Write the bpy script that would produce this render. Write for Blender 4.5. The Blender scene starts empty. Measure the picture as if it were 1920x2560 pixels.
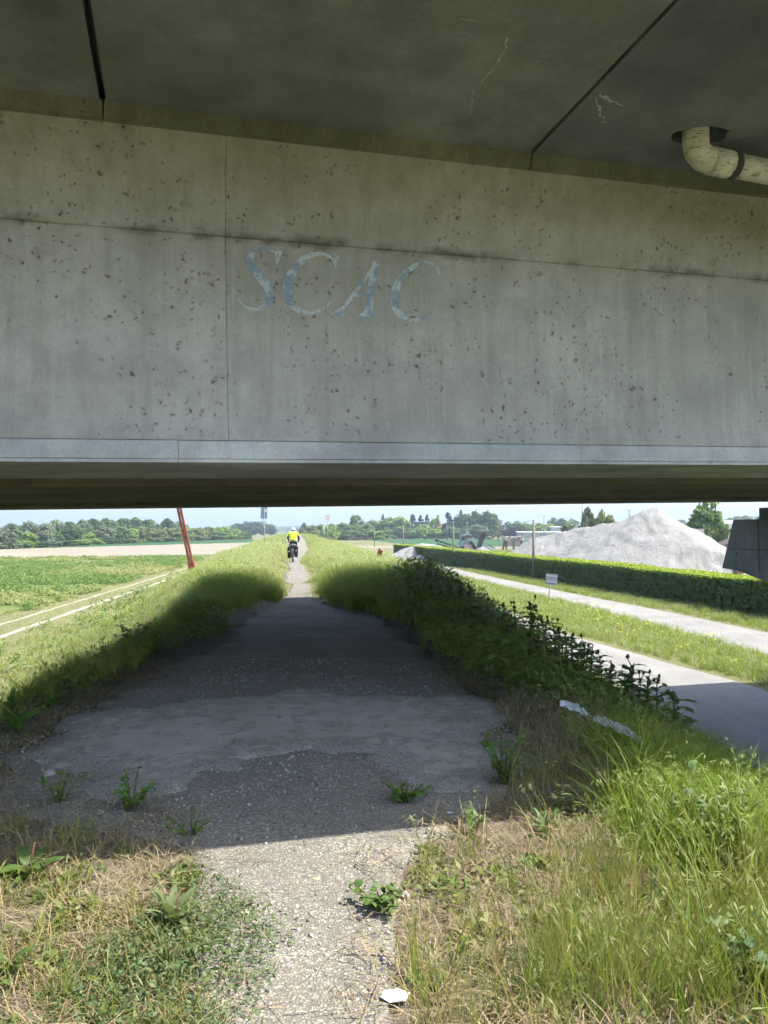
import bpy, bmesh, math, random
import numpy as np
from mathutils import Vector, Matrix, Euler, noise

# ------------------------------------------------------------------ camera, sky, sun, exposure
scene = bpy.context.scene
COL = scene.collection
EYE = 1.6
PITCH = math.radians(1.34)
cam_d = bpy.data.cameras.new('camera')
cam_d.sensor_fit = 'VERTICAL'; cam_d.sensor_height = 24.0; cam_d.lens = 18.0
cam_d.clip_start = 0.05; cam_d.clip_end = 9000
cam = bpy.data.objects.new('camera', cam_d); COL.objects.link(cam)
cam.location = (0, 0, EYE); cam.rotation_euler = (math.radians(90) + PITCH, 0, 0)
scene.camera = cam

SUN_EL = math.radians(60); SUN_AZ = math.radians(98)     # azimuth clockwise from straight ahead
sun_dir = Vector((math.sin(SUN_AZ) * math.cos(SUN_EL), math.cos(SUN_AZ) * math.cos(SUN_EL), math.sin(SUN_EL)))
world = bpy.data.worlds.new('World'); scene.world = world; world.use_nodes = True
wn = world.node_tree.nodes; wl = world.node_tree.links
for n in list(wn): wn.remove(n)
sky = wn.new('ShaderNodeTexSky'); sky.sky_type = 'NISHITA'; sky.sun_disc = False
sky.sun_elevation = SUN_EL; sky.sun_rotation = SUN_AZ
sky.air_density = 1.0; sky.dust_density = 1.5; sky.ozone_density = 0.6
bg = wn.new('ShaderNodeBackground'); bg.inputs['Strength'].default_value = 0.15
wo = wn.new('ShaderNodeOutputWorld')
wl.new(sky.outputs[0], bg.inputs[0]); wl.new(bg.outputs[0], wo.inputs[0])
sl = bpy.data.lights.new('sun', 'SUN'); sl.energy = 4.0; sl.angle = math.radians(0.5); sl.color = (1.0, 0.955, 0.87)
sun = bpy.data.objects.new('sun', sl); COL.objects.link(sun)
sun.rotation_euler = sun_dir.to_track_quat('Z', 'Y').to_euler()
sun.location = (20, -5, 40)
vs = scene.view_settings
vs.view_transform = 'Standard'; vs.look = 'None'; vs.exposure = 1.5; vs.gamma = 1.0; vs.use_curve_mapping = False
scene.render.engine = 'CYCLES'
cy = scene.cycles
cy.max_bounces = 6; cy.diffuse_bounces = 3; cy.glossy_bounces = 2; cy.transmission_bounces = 4
cy.transparent_max_bounces = 8; cy.volume_bounces = 0
cy.use_denoising = True
cy.use_adaptive_sampling = True; cy.adaptive_threshold = 0.04; cy.adaptive_min_samples = 12; cy.use_light_tree = False
cy.caustics_reflective = False; cy.caustics_refractive = False
cy.sample_clamp_indirect = 6.0

R = random.Random(11)
RNG = np.random.default_rng(7)

# ------------------------------------------------------------------ helpers
def ray(px, py):
    a = (px - 960) / 1920.0; b = (1280 - py) / 1920.0
    return Vector((a, math.cos(PITCH) - b * math.sin(PITCH), math.sin(PITCH) + b * math.cos(PITCH)))
def at(px, py, Y):
    r = ray(px, py); t = Y / r.y
    return Vector((r.x * t, Y, EYE + r.z * t))
def on(px, py, z=0.0):
    r = ray(px, py); t = (z - EYE) / r.z
    return Vector((r.x * t, r.y * t, z))

def tag(o, label=None, cat=None, group=None, kind=None):
    if label: o['label'] = label
    if cat: o['category'] = cat
    if group: o['group'] = group
    if kind: o['kind'] = kind
    return o
def empty(name, loc=(0, 0, 0), rz=0.0, label=None, cat=None, group=None):
    o = bpy.data.objects.new(name, None); COL.objects.link(o)
    o.empty_display_size = 0.2
    o.location = loc; o.rotation_euler = (0, 0, rz)
    return tag(o, label, cat, group)
def link(name, me, parent=None, mat=None):
    o = bpy.data.objects.new(name, me); COL.objects.link(o)
    if mat is not None:
        me.materials.clear(); me.materials.append(mat)
    if parent is not None: o.parent = parent
    return o
def copy_tree(o, parent=None):
    c = o.copy(); COL.objects.link(c); c.parent = parent
    for ch in list(o.children): copy_tree(ch, c)
    return c
ORD = ('first second third fourth fifth sixth seventh eighth ninth tenth eleventh twelfth thirteenth fourteenth fifteenth '
       'sixteenth seventeenth eighteenth nineteenth twentieth').split()
TENS = {20: 'twenty', 30: 'thirty', 40: 'forty', 50: 'fifty', 60: 'sixty'}
def ordinal(i):
    if i < 20: return ORD[i]
    n = i + 1; t = n // 10 * 10; u = n % 10
    if u == 0: return {30: 'thirtieth', 40: 'fortieth', 50: 'fiftieth', 60: 'sixtieth'}[t]
    return TENS[t] + '-' + ORD[u - 1]

class MB:
    """collects shapes and links them as one mesh object"""
    def __init__(s): s.v = []; s.f = []; s.m = []; s.mi = 0
    def add(s, vs, fs):
        k = len(s.v); s.v += [tuple(p) for p in vs]
        for f in fs: s.f.append(tuple(i + k for i in f)); s.m.append(s.mi)
    def box(s, c, d, rot=None):
        x, y, z = (q / 2 for q in d)
        P = [Vector((i * x, j * y, k * z)) for k in (-1, 1) for j in (-1, 1) for i in (-1, 1)]
        if rot is not None: P = [rot @ p for p in P]
        c = Vector(c)
        s.add([p + c for p in P], [(0, 2, 3, 1), (4, 5, 7, 6), (0, 1, 5, 4), (2, 6, 7, 3), (0, 4, 6, 2), (1, 3, 7, 5)])
    def box2(s, a, b):
        s.box([(p + q) / 2 for p, q in zip(a, b)], [abs(q - p) for p, q in zip(a, b)])
    def bar(s, a, b, w, h, up=(0, 0, 1)):
        a = Vector(a); b = Vector(b); d = b - a; z = d.normalized(); x = z.cross(Vector(up))
        if x.length < 1e-4: x = Vector((1, 0, 0))
        x.normalize(); y = x.cross(z)
        s.box((a + b) / 2, (w, h, d.length), Matrix((x, y, z)).transposed())
    def tube(s, pts, rad, n=8, cap=True):
        pts = [Vector(p) for p in pts]
        if not hasattr(rad, '__len__'): rad = [rad] * len(pts)
        k = len(s.v); fs = []; V = []
        ref = Vector((0, 0, 1))
        d0 = (pts[-1] - pts[0]).normalized() if (pts[-1] - pts[0]).length > 1e-6 else Vector((0, 0, 1))
        if abs(d0.z) > .9: ref = Vector((1, 0, 0))
        for i, p in enumerate(pts):
            d = (pts[min(i + 1, len(pts) - 1)] - pts[max(i - 1, 0)]).normalized()
            x = ref.cross(d); x.normalize(); y = d.cross(x)
            for j in range(n):
                a = 2 * math.pi * j / n
                V.append(p + (x * math.cos(a) + y * math.sin(a)) * rad[i])
        for i in range(len(pts) - 1):
            for j in range(n):
                fs.append((i * n + j, i * n + (j + 1) % n, (i + 1) * n + (j + 1) % n, (i + 1) * n + j))
        if cap:
            fs.append(tuple(range(n))[::-1]); fs.append(tuple((len(pts) - 1) * n + j for j in range(n)))
        s.add(V, fs)
    def torus(s, c, Rr, r, axis='x', n=32, m=8):
        c = Vector(c); V = []; fs = []
        for i in range(n):
            a = 2 * math.pi * i / n
            for j in range(m):
                b = 2 * math.pi * j / m; q = Rr + r * math.cos(b); w = r * math.sin(b)
                p = (w, q * math.cos(a), q * math.sin(a)) if axis == 'x' else (q * math.cos(a), q * math.sin(a), w)
                V.append(c + Vector(p))
                fs.append((i * m + j, ((i + 1) % n) * m + j, ((i + 1) % n) * m + (j + 1) % m, i * m + (j + 1) % m))
        s.add(V, fs)
    def prism(s, poly, z0, z1):
        n = len(poly)
        s.add([(x, y, z0) for x, y in poly] + [(x, y, z1) for x, y in poly],
              [tuple(range(n))[::-1], tuple(range(n, 2 * n))] + [(i, (i + 1) % n, n + (i + 1) % n, n + i) for i in range(n)])
    def mesh(s, name, mats=None, smooth=False):
        me = bpy.data.meshes.new(name); me.from_pydata(s.v, [], s.f)
        if mats is not None:
            for m in (mats if isinstance(mats, (list, tuple)) else [mats]): me.materials.append(m)
            if isinstance(mats, (list, tuple)) and len(mats) > 1: me.polygons.foreach_set('material_index', s.m)
        if smooth: me.polygons.foreach_set('use_smooth', [True] * len(me.polygons))
        bm = bmesh.new(); bm.from_mesh(me); bmesh.ops.recalc_face_normals(bm, faces=bm.faces); bm.to_mesh(me); bm.free()
        me.update(); return me
    def build(s, name, mats=None, parent=None, smooth=False, bevel=0.0):
        me = s.mesh(name, mats, smooth)
        o = link(name, me, parent)
        if bevel:
            b = o.modifiers.new('bevel', 'BEVEL'); b.width = bevel; b.segments = 2; b.limit_method = 'ANGLE'
        return o

def np_mesh(name, V, F, mat=None, smooth=False, attrs=None):
    """V (n,3), F (m,k) with k = 3 or 4"""
    V = np.asarray(V, dtype=np.float32); F = np.asarray(F, dtype=np.int32); k = F.shape[1]
    me = bpy.data.meshes.new(name)
    me.vertices.add(len(V)); me.vertices.foreach_set('co', V.ravel())
    me.loops.add(F.size); me.loops.foreach_set('vertex_index', F.ravel())
    me.polygons.add(len(F)); me.polygons.foreach_set('loop_start', np.arange(0, F.size, k, dtype=np.int32))
    me.polygons.foreach_set('loop_total', np.full(len(F), k, dtype=np.int32))
    if smooth: me.polygons.foreach_set('use_smooth', np.ones(len(F), dtype=bool))
    if attrs:
        for nm, (typ, arr) in attrs.items():
            a = me.attributes.new(nm, typ, 'POINT'); arr = np.asarray(arr, dtype=np.float32)
            a.data.foreach_set('color' if typ == 'FLOAT_COLOR' else ('vector' if typ == 'FLOAT_VECTOR' else 'value'), arr.ravel())
    me.update(calc_edges=True); me.validate()
    if mat: me.materials.append(mat)
    return me

# value noise, vectorised
_T = RNG.random((256, 256)).astype(np.float64)
def vnoise(x, y, sc=1.0, oct=3):
    x = np.asarray(x, float) * sc; y = np.asarray(y, float) * sc; out = 0; amp = 1; tot = 0
    for o in range(oct):
        xi = np.floor(x).astype(int); yi = np.floor(y).astype(int); fx = x - xi; fy = y - yi
        fx = fx * fx * (3 - 2 * fx); fy = fy * fy * (3 - 2 * fy)
        g = lambda a, b: _T[a & 255, b & 255]
        v = (g(xi, yi) * (1 - fx) + g(xi + 1, yi) * fx) * (1 - fy) + (g(xi, yi + 1) * (1 - fx) + g(xi + 1, yi + 1) * fx) * fy
        out = out + v * amp; tot += amp; amp *= .5; x = x * 2.03 + 17.3; y = y * 2.03 + 5.1
    return out / tot
def sstep(a, b, x):
    t = np.clip((np.asarray(x, float) - a) / (b - a), 0, 1); return t * t * (3 - 2 * t)

# ------------------------------------------------------------------ node helper
class NT:
    def __init__(s, name):
        s.mat = bpy.data.materials.new(name); s.mat.use_nodes = True
        s.t = s.mat.node_tree; s.t.nodes.clear()
        s.out = s.t.nodes.new('ShaderNodeOutputMaterial')
    def n(s, typ, **kw):
        nd = s.t.nodes.new(typ)
        for k, v in kw.items():
            if k.startswith('_'): nd.inputs[k[1:].replace('_', ' ')].default_value = v
            else: setattr(nd, k, v)
        return nd
    def l(s, a, b): s.t.links.new(a, b)
    def coord(s, kind='Object', scale=None):
        tc = s.n('ShaderNodeTexCoord')
        if scale is None: return tc.outputs[kind]
        mp = s.n('ShaderNodeMapping'); mp.inputs['Scale'].default_value = scale
        s.l(tc.outputs[kind], mp.inputs[0]); return mp.outputs[0]
    def noise(s, co, scale, detail=4, rough=.55, dist=0.0):
        q = s.n('ShaderNodeTexNoise'); q.inputs['Scale'].default_value = scale; q.inputs['Detail'].default_value = detail
        q.inputs['Roughness'].default_value = rough; q.inputs['Distortion'].default_value = dist
        s.l(co, q.inputs['Vector']); return q.outputs[0]
    def voro(s, co, scale, feature='F1', out='Distance', rnd=1.0):
        q = s.n('ShaderNodeTexVoronoi'); q.feature = feature; q.inputs['Scale'].default_value = scale
        q.inputs['Randomness'].default_value = rnd
        s.l(co, q.inputs['Vector']); return q.outputs[out]
    def ramp(s, fac, stops, interp='LINEAR'):
        q = s.n('ShaderNodeValToRGB'); q.color_ramp.interpolation = interp
        e = q.color_ramp.elements
        while len(e) < len(stops): e.new(.5)
        for el, (p, c) in zip(e, stops):
            el.position = p; el.color = (c, c, c, 1) if not hasattr(c, '__len__') else (*c, 1)
        s.l(fac, q.inputs[0]); return q.outputs[0]
    def mix(s, fac, a, b, blend='MIX'):
        q = s.n('ShaderNodeMix', data_type='RGBA', blend_type=blend, clamp_factor=True)
        for val, i in ((fac, 0), (a, 6), (b, 7)):
            if hasattr(val, 'is_linked') or hasattr(val, 'links'): s.l(val, q.inputs[i])
            elif i == 0: q.inputs[0].default_value = val
            else: q.inputs[i].default_value = (*val, 1)
        return q.outputs[2]
    def math(s, op, a, b=None, clamp=False):
        q = s.n('ShaderNodeMath', operation=op, use_clamp=clamp)
        for val, i in ((a, 0), (b, 1)):
            if val is None: continue
            if hasattr(val, 'links'): s.l(val, q.inputs[i])
            else: q.inputs[i].default_value = val
        return q.outputs[0]
    def xyz(s, co):
        q = s.n('ShaderNodeSeparateXYZ'); s.l(co, q.inputs[0]); return q.outputs
    def bump(s, h, strength=.4, dist=.02, normal=None):
        q = s.n('ShaderNodeBump'); q.inputs['Strength'].default_value = strength; q.inputs['Distance'].default_value = dist
        s.l(h, q.inputs['Height'])
        if normal is not None: s.l(normal, q.inputs['Normal'])
        return q.outputs[0]
    def bsdf(s, color, rough=.85, normal=None, spec=.3, metal=0.0):
        q = s.n('ShaderNodeBsdfPrincipled')
        if hasattr(color, 'links'): s.l(color, q.inputs['Base Color'])
        else: q.inputs['Base Color'].default_value = (*color, 1)
        if hasattr(rough, 'links'): s.l(rough, q.inputs['Roughness'])
        else: q.inputs['Roughness'].default_value = rough
        q.inputs['Specular IOR Level'].default_value = spec; q.inputs['Metallic'].default_value = metal
        if normal is not None: s.l(normal, q.inputs['Normal'])
        s.l(q.outputs[0], s.out.inputs[0]); return q

def simple(name, col, rough=.8, var=.25, scale=6.0, metal=0.0, spec=.3, bump=.2):
    m = NT(name); co = m.coord()
    f = m.noise(co, scale, 5, .6)
    c = m.mix(m.ramp(f, [(.3, 0.0), (.75, 1.0)]), tuple(x * (1 - var) for x in col), tuple(min(1, x * (1 + var)) for x in col))
    m.bsdf(c, rough, m.bump(f, bump, .01), spec, metal); return m.mat

def leaf_mat(name, c0, c1, dry=None, trans=.35, inst=False, tipcol=None, rough=.55):
    """foliage: colour per leaf island, per object or instance, some light let through"""
    m = NT(name)
    g = m.n('ShaderNodeNewGeometry'); oi = m.n('ShaderNodeObjectInfo')
    r = m.math('ADD', m.math('MULTIPLY', g.outputs['Random Per Island'], .6), m.math('MULTIPLY', oi.outputs['Random'], .4))
    c = m.mix(r, c0, c1)
    if inst and dry is not None:
        a = m.n('ShaderNodeAttribute', attribute_type='INSTANCER', attribute_name='dry')
        f = m.math('ADD', a.outputs['Fac'], m.math('MULTIPLY', m.math('SUBTRACT', g.outputs['Random Per Island'], .5), .5), clamp=True)
        c = m.mix(f, c, dry)
    if tipcol is not None:
        a = m.n('ShaderNodeAttribute', attribute_type='GEOMETRY', attribute_name='tip')
        c = m.mix(a.outputs['Fac'], c, tipcol)
    d = m.n('ShaderNodeBsdfPrincipled'); m.l(c, d.inputs['Base Color']); d.inputs['Roughness'].default_value = rough
    d.inputs['Specular IOR Level'].default_value = .35
    t = m.n('ShaderNodeBsdfTranslucent'); m.l(m.mix(.5, c, (.30, .42, .06)), t.inputs[0])
    mx = m.n('ShaderNodeMixShader'); mx.inputs[0].default_value = trans
    m.l(d.outputs[0], mx.inputs[1]); m.l(t.outputs[0], mx.inputs[2]); m.l(mx.outputs[0], m.out.inputs[0])
    return m.mat

# ------------------------------------------------------------------ ground shape
ZL = -2.8                                    # level of the fields below the dyke
def axis(Y): return -0.117 * Y + 0.05
def offset(X, Y): return (X - axis(Y)) * .993
PATH = np.array([(-30, -.3, .9), (-5, -.5, .5), (1.0, -.56, .16), (2.5, -.58, -.0), (3.5, -.86, .10), (3.9, -1.0, .18), (4.25, -1.9, .40), (4.55, -2.4, .68), (5.3, -2.6, 1.02),
                 (6.6, -2.65, .98), (8.2, -2.45, .72), (11.2, -2.3, .42), (13.65, -2.45, .05), (15.7, -2.35, -1.05), (17, -2.34, -1.42),
                 (18, -2.32, -1.68), (20, -2.42, -1.92), (22.6, -2.68, -2.2), (23.2, -2.95, -2.6), (24.5, -3.15, -2.35), (28, -3.60, -2.75), (31, -3.75, -3.2), (33, -4.1, -3.40), (37, -4.65, -4.10),
                 (44, -5.25, -4.75), (50, -5.95, -5.2), (60, -7.2, -6.0), (77, -9.6, -7.8), (120, -15.5, -12.4), (300, -37, -33), (520, -63, -58)])
def path_l(Y): return np.interp(Y, PATH[:, 0], PATH[:, 1])
def path_r(Y): return np.interp(Y, PATH[:, 0], PATH[:, 2])
def height(X, Y):
    X = np.asarray(X, float); Y = np.asarray(Y, float)
    o = offset(X, Y)
    cl = np.interp(Y, [0, 5, 8, 11, 13.5, 16, 18, 22, 28], [2.7, 2.55, 2.4, 2.05, 1.75, 1.75, 1.9, 2.6, 3.3]); cr = 2.15 + sstep(12, 24, Y) * 1.6
    dl = np.maximum(-o - cl, 0); dr = np.maximum(o - cr, 0)
    def fall(d, w): t = np.clip(d / w, 0, 1); return t * t * (3 - 2 * t) * .35 + t * .65
    z = ZL * np.where(o < 0, fall(dl, np.interp(Y, [11, 17, 26], [2.9, 3.3, 5.6])), fall(dr, 4.4))
    flat = sstep(0, .5, np.maximum(path_l(Y) - X, X - path_r(Y)))         # no bumps on the paved path
    onslope = np.where(z > ZL + .02, 1.0, .0)
    bumps = (vnoise(X, Y, .8) - .5) * .16 + (vnoise(X, Y, 3.1, 2) - .5) * .05
    z = z + bumps * flat * (.25 + .75 * onslope)
    bank = sstep(0.1, 1.0, np.maximum(path_l(Y) - X, X - path_r(Y))) * np.where((np.abs(o) < 5), 1, 0) * sstep(9, 16, Y) * .22
    z = z + bank * np.clip(1 + z / 1.4, 0, 1)
    return np.where(z < ZL - .02, ZL - .02, z)
def hz(X, Y): return float(height(np.array([X]), np.array([Y]))[0])

# ground materials
def ground_mat():
    m = NT('ground'); co = m.coord('Object')
    at_ = m.n('ShaderNodeAttribute', attribute_type='GEOMETRY', attribute_name='gcol')
    f1 = m.noise(co, 1.7, 6, .65); f2 = m.noise(co, 31, 5, .8)
    c = m.mix(m.ramp(f1, [(.3, .0), (.7, 1.0)]), m.mix(.35, at_.outputs['Color'], (.05, .05, .02)), at_.outputs['Color'])
    c = m.mix(m.math('MULTIPLY', m.ramp(f2, [(.42, .0), (.62, 1.0)]), .6), c, (.235, .20, .145))
    m.bsdf(c, .95, m.bump(m.math('ADD', f2, m.math('MULTIPLY', f1, .5)), .8, .03), .1)
    return m.mat
M_GROUND = ground_mat()

ys = np.concatenate([np.arange(-30, 0, 1.5), np.arange(0, 14, .12), np.arange(14, 30, .3), np.arange(30, 80, 1.0), np.arange(80, 200, 4.0),
                     np.arange(200, 600, 20.0), np.array([600, 700, 850, 1100, 1500, 2200, 3500, 6000.])])
os_ = np.concatenate([-np.array([6000, 3500, 2000, 1200, 700, 450, 300, 200, 130, 90, 60, 45, 35, 28, 23, 19, 16.])[:],
                      np.arange(-14, -5, .5), np.arange(-5, 5, .12), np.arange(5, 14, .5),
                      np.array([14, 16, 19, 23, 28, 35, 45, 60, 90, 130, 200, 300, 450, 700, 1200, 2000, 3500, 6000.])])
YY, OO = np.meshgrid(ys, os_, indexing='ij')
XX = OO / .993 + np.where(YY < 600, axis(YY), axis(600))
ZZ = height(XX, YY)
ZZ = np.where(YY > 520, ZL, ZZ)
nr, nc = XX.shape
gi = np.arange(nr * nc).reshape(nr, nc)
GF = np.stack([gi[:-1, :-1], gi[:-1, 1:], gi[1:, 1:], gi[1:, :-1]], -1).reshape(-1, 4)
# own colour of the ground: bare soil and straw round the paving, grass elsewhere
fx, fy = XX.ravel(), YY.ravel()
soil = np.array((.105, .088, .068)); straw = np.array((.20, .17, .125)); grass = np.array((.12, .14, .04)); pale = np.array((.24, .23, .095))
dpath = np.maximum(path_l(fy) - fx, fx - path_r(fy))
n1 = vnoise(fx, fy, .9); n2 = vnoise(fx, fy, .25)
w_soil = (1 - sstep(.3, 1.6, dpath + (n1 - .5) * 1.2)) * (1 - sstep(15, 20, fy))
w_straw = (1 - sstep(4.6, 6.2, fy + (n1 - .5) * 1.5)) * sstep(-2, 1.0, fy) * (1 - sstep(1.6, 3.2, np.abs(fx)))
gc = grass[None] * (1 - n2[:, None] * .5) + pale[None] * n2[:, None] * .5
gc = gc * (1 - w_soil[:, None]) + soil[None] * w_soil[:, None]
gc = gc * (1 - .8 * w_straw[:, None]) + straw[None] * .8 * w_straw[:, None]
gc4 = np.concatenate([gc, np.ones((len(gc), 1))], 1)
g_me = np_mesh('ground', np.stack([XX, YY, ZZ], -1).reshape(-1, 3), GF, M_GROUND, True, {'gcol': ('FLOAT_COLOR', gc4)})
tag(link('ground', g_me), kind='structure')

# paving materials
def aggregate_mat(name, base, light, dark, cement=.72):
    m = NT(name); co = m.coord('Object')
    nz = m.n('ShaderNodeTexNoise'); nz.inputs['Scale'].default_value = 45; nz.inputs['Detail'].default_value = 2; m.l(co, nz.inputs['Vector'])
    sc_ = m.n('ShaderNodeVectorMath', operation='SCALE'); m.l(nz.outputs[1], sc_.inputs[0]); sc_.inputs['Scale'].default_value = .022
    ad_ = m.n('ShaderNodeVectorMath', operation='ADD'); m.l(co, ad_.inputs[0]); m.l(sc_.outputs[0], ad_.inputs[1]); co = ad_.outputs[0]
    cell = m.n('ShaderNodeTexVoronoi'); cell.inputs['Scale'].default_value = 88
    m.l(co, cell.inputs['Vector'])
    cell2 = m.n('ShaderNodeTexVoronoi'); cell2.inputs['Scale'].default_value = 38; m.l(co, cell2.inputs['Vector'])
    sp = m.n('ShaderNodeSeparateColor'); m.l(cell.outputs['Color'], sp.inputs[0])
    sp2 = m.n('ShaderNodeSeparateColor'); m.l(cell2.outputs['Color'], sp2.inputs[0])
    stone = m.ramp(sp.outputs[0], [(.0, dark), (.35, base), (.7, light), (.88, tuple(min(1, x * 1.5) for x in light)), (1, (.34, .27, .17))])
    edge = m.ramp(cell.outputs['Distance'], [(.30, 0.0), (.75, 1.0)])
    c = m.mix(edge, stone, tuple(x * cement for x in base))
    big = m.math('MULTIPLY', m.ramp(sp2.outputs[1], [(.86, 0.0), (.88, 1.0)]), m.ramp(cell2.outputs['Distance'], [(.36, 1.0), (.44, 0.0)]))
    c = m.mix(big, c, m.ramp(sp2.outputs[0], [(0, (.16, .14, .12)), (.5, light), (1, (.42, .38, .28))]))
    w = m.noise(co, 1.1, 6, .65); w2 = m.noise(co, 5.0, 5, .6)
    c = m.mix(m.ramp(w, [(.35, .0), (.75, .55)]), c, tuple(x * .62 for x in base))
    c = m.mix(m.ramp(w2, [(.5, .0), (.8, .5)]), c, (.19, .16, .12))
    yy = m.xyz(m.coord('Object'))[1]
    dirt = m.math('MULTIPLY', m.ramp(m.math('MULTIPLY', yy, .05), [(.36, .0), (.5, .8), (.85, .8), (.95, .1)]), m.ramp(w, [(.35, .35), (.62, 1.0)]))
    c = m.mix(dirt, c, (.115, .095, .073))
    h = m.math('MULTIPLY', edge, -1.0)
    m.bsdf(c, .9, m.bump(h, .6, .010), .25)
    return m.mat
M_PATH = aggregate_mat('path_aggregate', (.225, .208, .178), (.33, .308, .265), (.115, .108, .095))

def patch_mat():
    m = NT('patch_concrete'); co = m.coord('Object')
    w = m.noise(co, 1.9, 7, .65, .3); w2 = m.noise(co, 6.5, 6, .7, .4); st = m.noise(m.coord('Object', (1, 1.8, 1)), 34, 4, .7)
    sp = m.voro(co, 85)
    c = m.mix(m.ramp(w, [(.3, .0), (.7, 1.0)]), (.30, .284, .252), (.43, .41, .365))
    c = m.mix(m.math('MULTIPLY', m.ramp(st, [(.45, .0), (.7, 1.0)]), .35), c, (.215, .205, .185))
    ed = m.n('ShaderNodeAttribute', attribute_type='GEOMETRY', attribute_name='edge')
    worn = m.math('MULTIPLY', m.ramp(m.math('ADD', w2, m.math('MULTIPLY', m.math('SUBTRACT', 1.0, ed.outputs['Fac']), .17)), [(.52, 0.0), (.60, 1.0)]), m.ramp(sp, [(.30, 1.0), (.52, .15)]))
    c = m.mix(m.math('MULTIPLY', worn, .8), c, (.085, .085, .083))
    m.bsdf(c, .88, m.bump(m.math('SUBTRACT', st, m.math('MULTIPLY', worn, .8)), .8, .012), .25); return m.mat
M_PATCH = patch_mat()

# the paved path: strip with broken edges that stands a little above the soil
pys = np.concatenate([np.arange(-30, 0, 1), np.arange(0, 20, .07), np.arange(20, 45, .25), np.arange(45, 520, 3.0)])
cols = 26
V = []
for i, y in enumerate(pys):
    amp = ((.16 if y < 4 else .42) if y < 17 else .09) if y < 45 else .5
    l = float(path_l(y)) + (float(vnoise(y, 3.3, 2.2, 4)) - .5) * amp * 1.6; r = float(path_r(y)) + (float(vnoise(y, 9.7, 2.2, 4)) - .5) * amp * 1.6
    for j in range(cols):
        t = j / (cols - 1); x = l + (r - l) * t
        z = .018 if 0 < j < cols - 1 else -.05
        if j in (1, cols - 2): x = l + (r - l) * (.012 if j == 1 else .988)
        V.append((x, y, z + (float(vnoise(x, y, 1.4, 3)) - .5) * .02 * (0 < j < cols - 1)))
idx = np.arange(len(V)).reshape(-1, cols)
F = np.stack([idx[:-1, :-1], idx[:-1, 1:], idx[1:, 1:], idx[1:, :-1]], -1).reshape(-1, 4)
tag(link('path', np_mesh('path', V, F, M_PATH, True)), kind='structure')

# smoother concrete patch with a broken outline under the bridge (outline in photograph pixels, laid on the ground plane)
outl = [(80, 1900), (130, 1870), (172, 1832), (160, 1812), (205, 1790), (280, 1783), (370, 1782), (490, 1755), (580, 1748), (677, 1740), (712, 1731), (822, 1727),
        (826, 1746), (900, 1749), (1000, 1746), (1060, 1748), (1150, 1743), (1216, 1755), (1244, 1790), (1238, 1812), (1205, 1845), (1270, 1868), (1295, 1890), (1250, 1935), (1190, 1985),
        (1080, 1975), (1010, 1945), (930, 1897), (810, 1893), (637, 1905), (545, 1940), (463, 1982), (370, 1998), (243, 1980), (150, 1928)]
op = [on(*p) for p in outl]
gx_, gy_ = np.meshgrid(np.arange(-3.4, 1.9, .035), np.arange(3.9, 8.6, .035))
PX = np.array([(p.x, p.y) for p in op]); inside = np.zeros(gx_.shape, bool); dist = np.full(gx_.shape, 9.0)
wx_ = gx_ + (vnoise(gx_, gy_, 2.6, 5) - .5) * .5; wy_ = gy_ + (vnoise(gx_ + 31, gy_, 2.6, 5) - .5) * .5
for k in range(len(PX)):
    (ax, ay), (bx_, by_) = PX[k], PX[(k + 1) % len(PX)]
    cross = ((ay > wy_) != (by_ > wy_)) & (wx_ < (bx_ - ax) * (wy_ - ay) / (by_ - ay + 1e-12) + ax); inside ^= cross
    t = np.clip(((wx_ - ax) * (bx_ - ax) + (wy_ - ay) * (by_ - ay)) / ((bx_ - ax) ** 2 + (by_ - ay) ** 2 + 1e-12), 0, 1)
    dist = np.minimum(dist, np.hypot(wx_ - ax - t * (bx_ - ax), wy_ - ay - t * (by_ - ay)))
sd_ = np.where(inside, dist, -dist)
pz_ = .010 + .026 * sstep(-.05, .06, sd_) + (vnoise(gx_, gy_, 1.4, 3) - .5) * .02 + (vnoise(gx_, gy_, 7, 2) - .5) * .006
I = np.arange(gx_.size).reshape(gx_.shape)
F = np.stack([I[:-1, :-1], I[:-1, 1:], I[1:, 1:], I[1:, :-1]], -1).reshape(-1, 4)
F = F[sd_.ravel()[F].max(1) > -.06]
me = np_mesh('concrete_patch', np.stack([gx_, gy_, pz_], -1).reshape(-1, 3), F, M_PATCH, True, {'edge': ('FLOAT', np.clip(sd_ / .55, 0, 1).ravel())})
tag(link('concrete_patch', me), kind='structure')

# lower roads on the right and the rutted track on the left
def road(name, pts, mat, z=.05, n=10, jag=.25):
    """pts: (xl, xr, y) rows"""
    P = np.array(pts); yy = np.arange(P[:, 2].min(), P[:, 2].max(), .8)
    xl = np.interp(yy, P[:, 2], P[:, 0]); xr = np.interp(yy, P[:, 2], P[:, 1])
    xl = xl + (vnoise(yy, yy * 0 + 1.7, .8) - .5) * jag; xr = xr + (vnoise(yy, yy * 0 + 8.2, .8) - .5) * jag
    t = np.linspace(0, 1, n); X = xl[:, None] + (xr - xl)[:, None] * t[None]; Y = np.repeat(yy[:, None], n, 1)
    Z = np.maximum(height(X, Y), ZL) * 0 + ZL + z; Z[:, 0] -= .1; Z[:, -1] -= .1
    I = np.arange(X.size).reshape(X.shape)
    F = np.stack([I[:-1, :-1], I[:-1, 1:], I[1:, 1:], I[1:, :-1]], -1).reshape(-1, 4)
    return tag(link(name, np_mesh(name, np.stack([X, Y, Z], -1).reshape(-1, 3), F, mat, True)), kind='structure')
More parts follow.
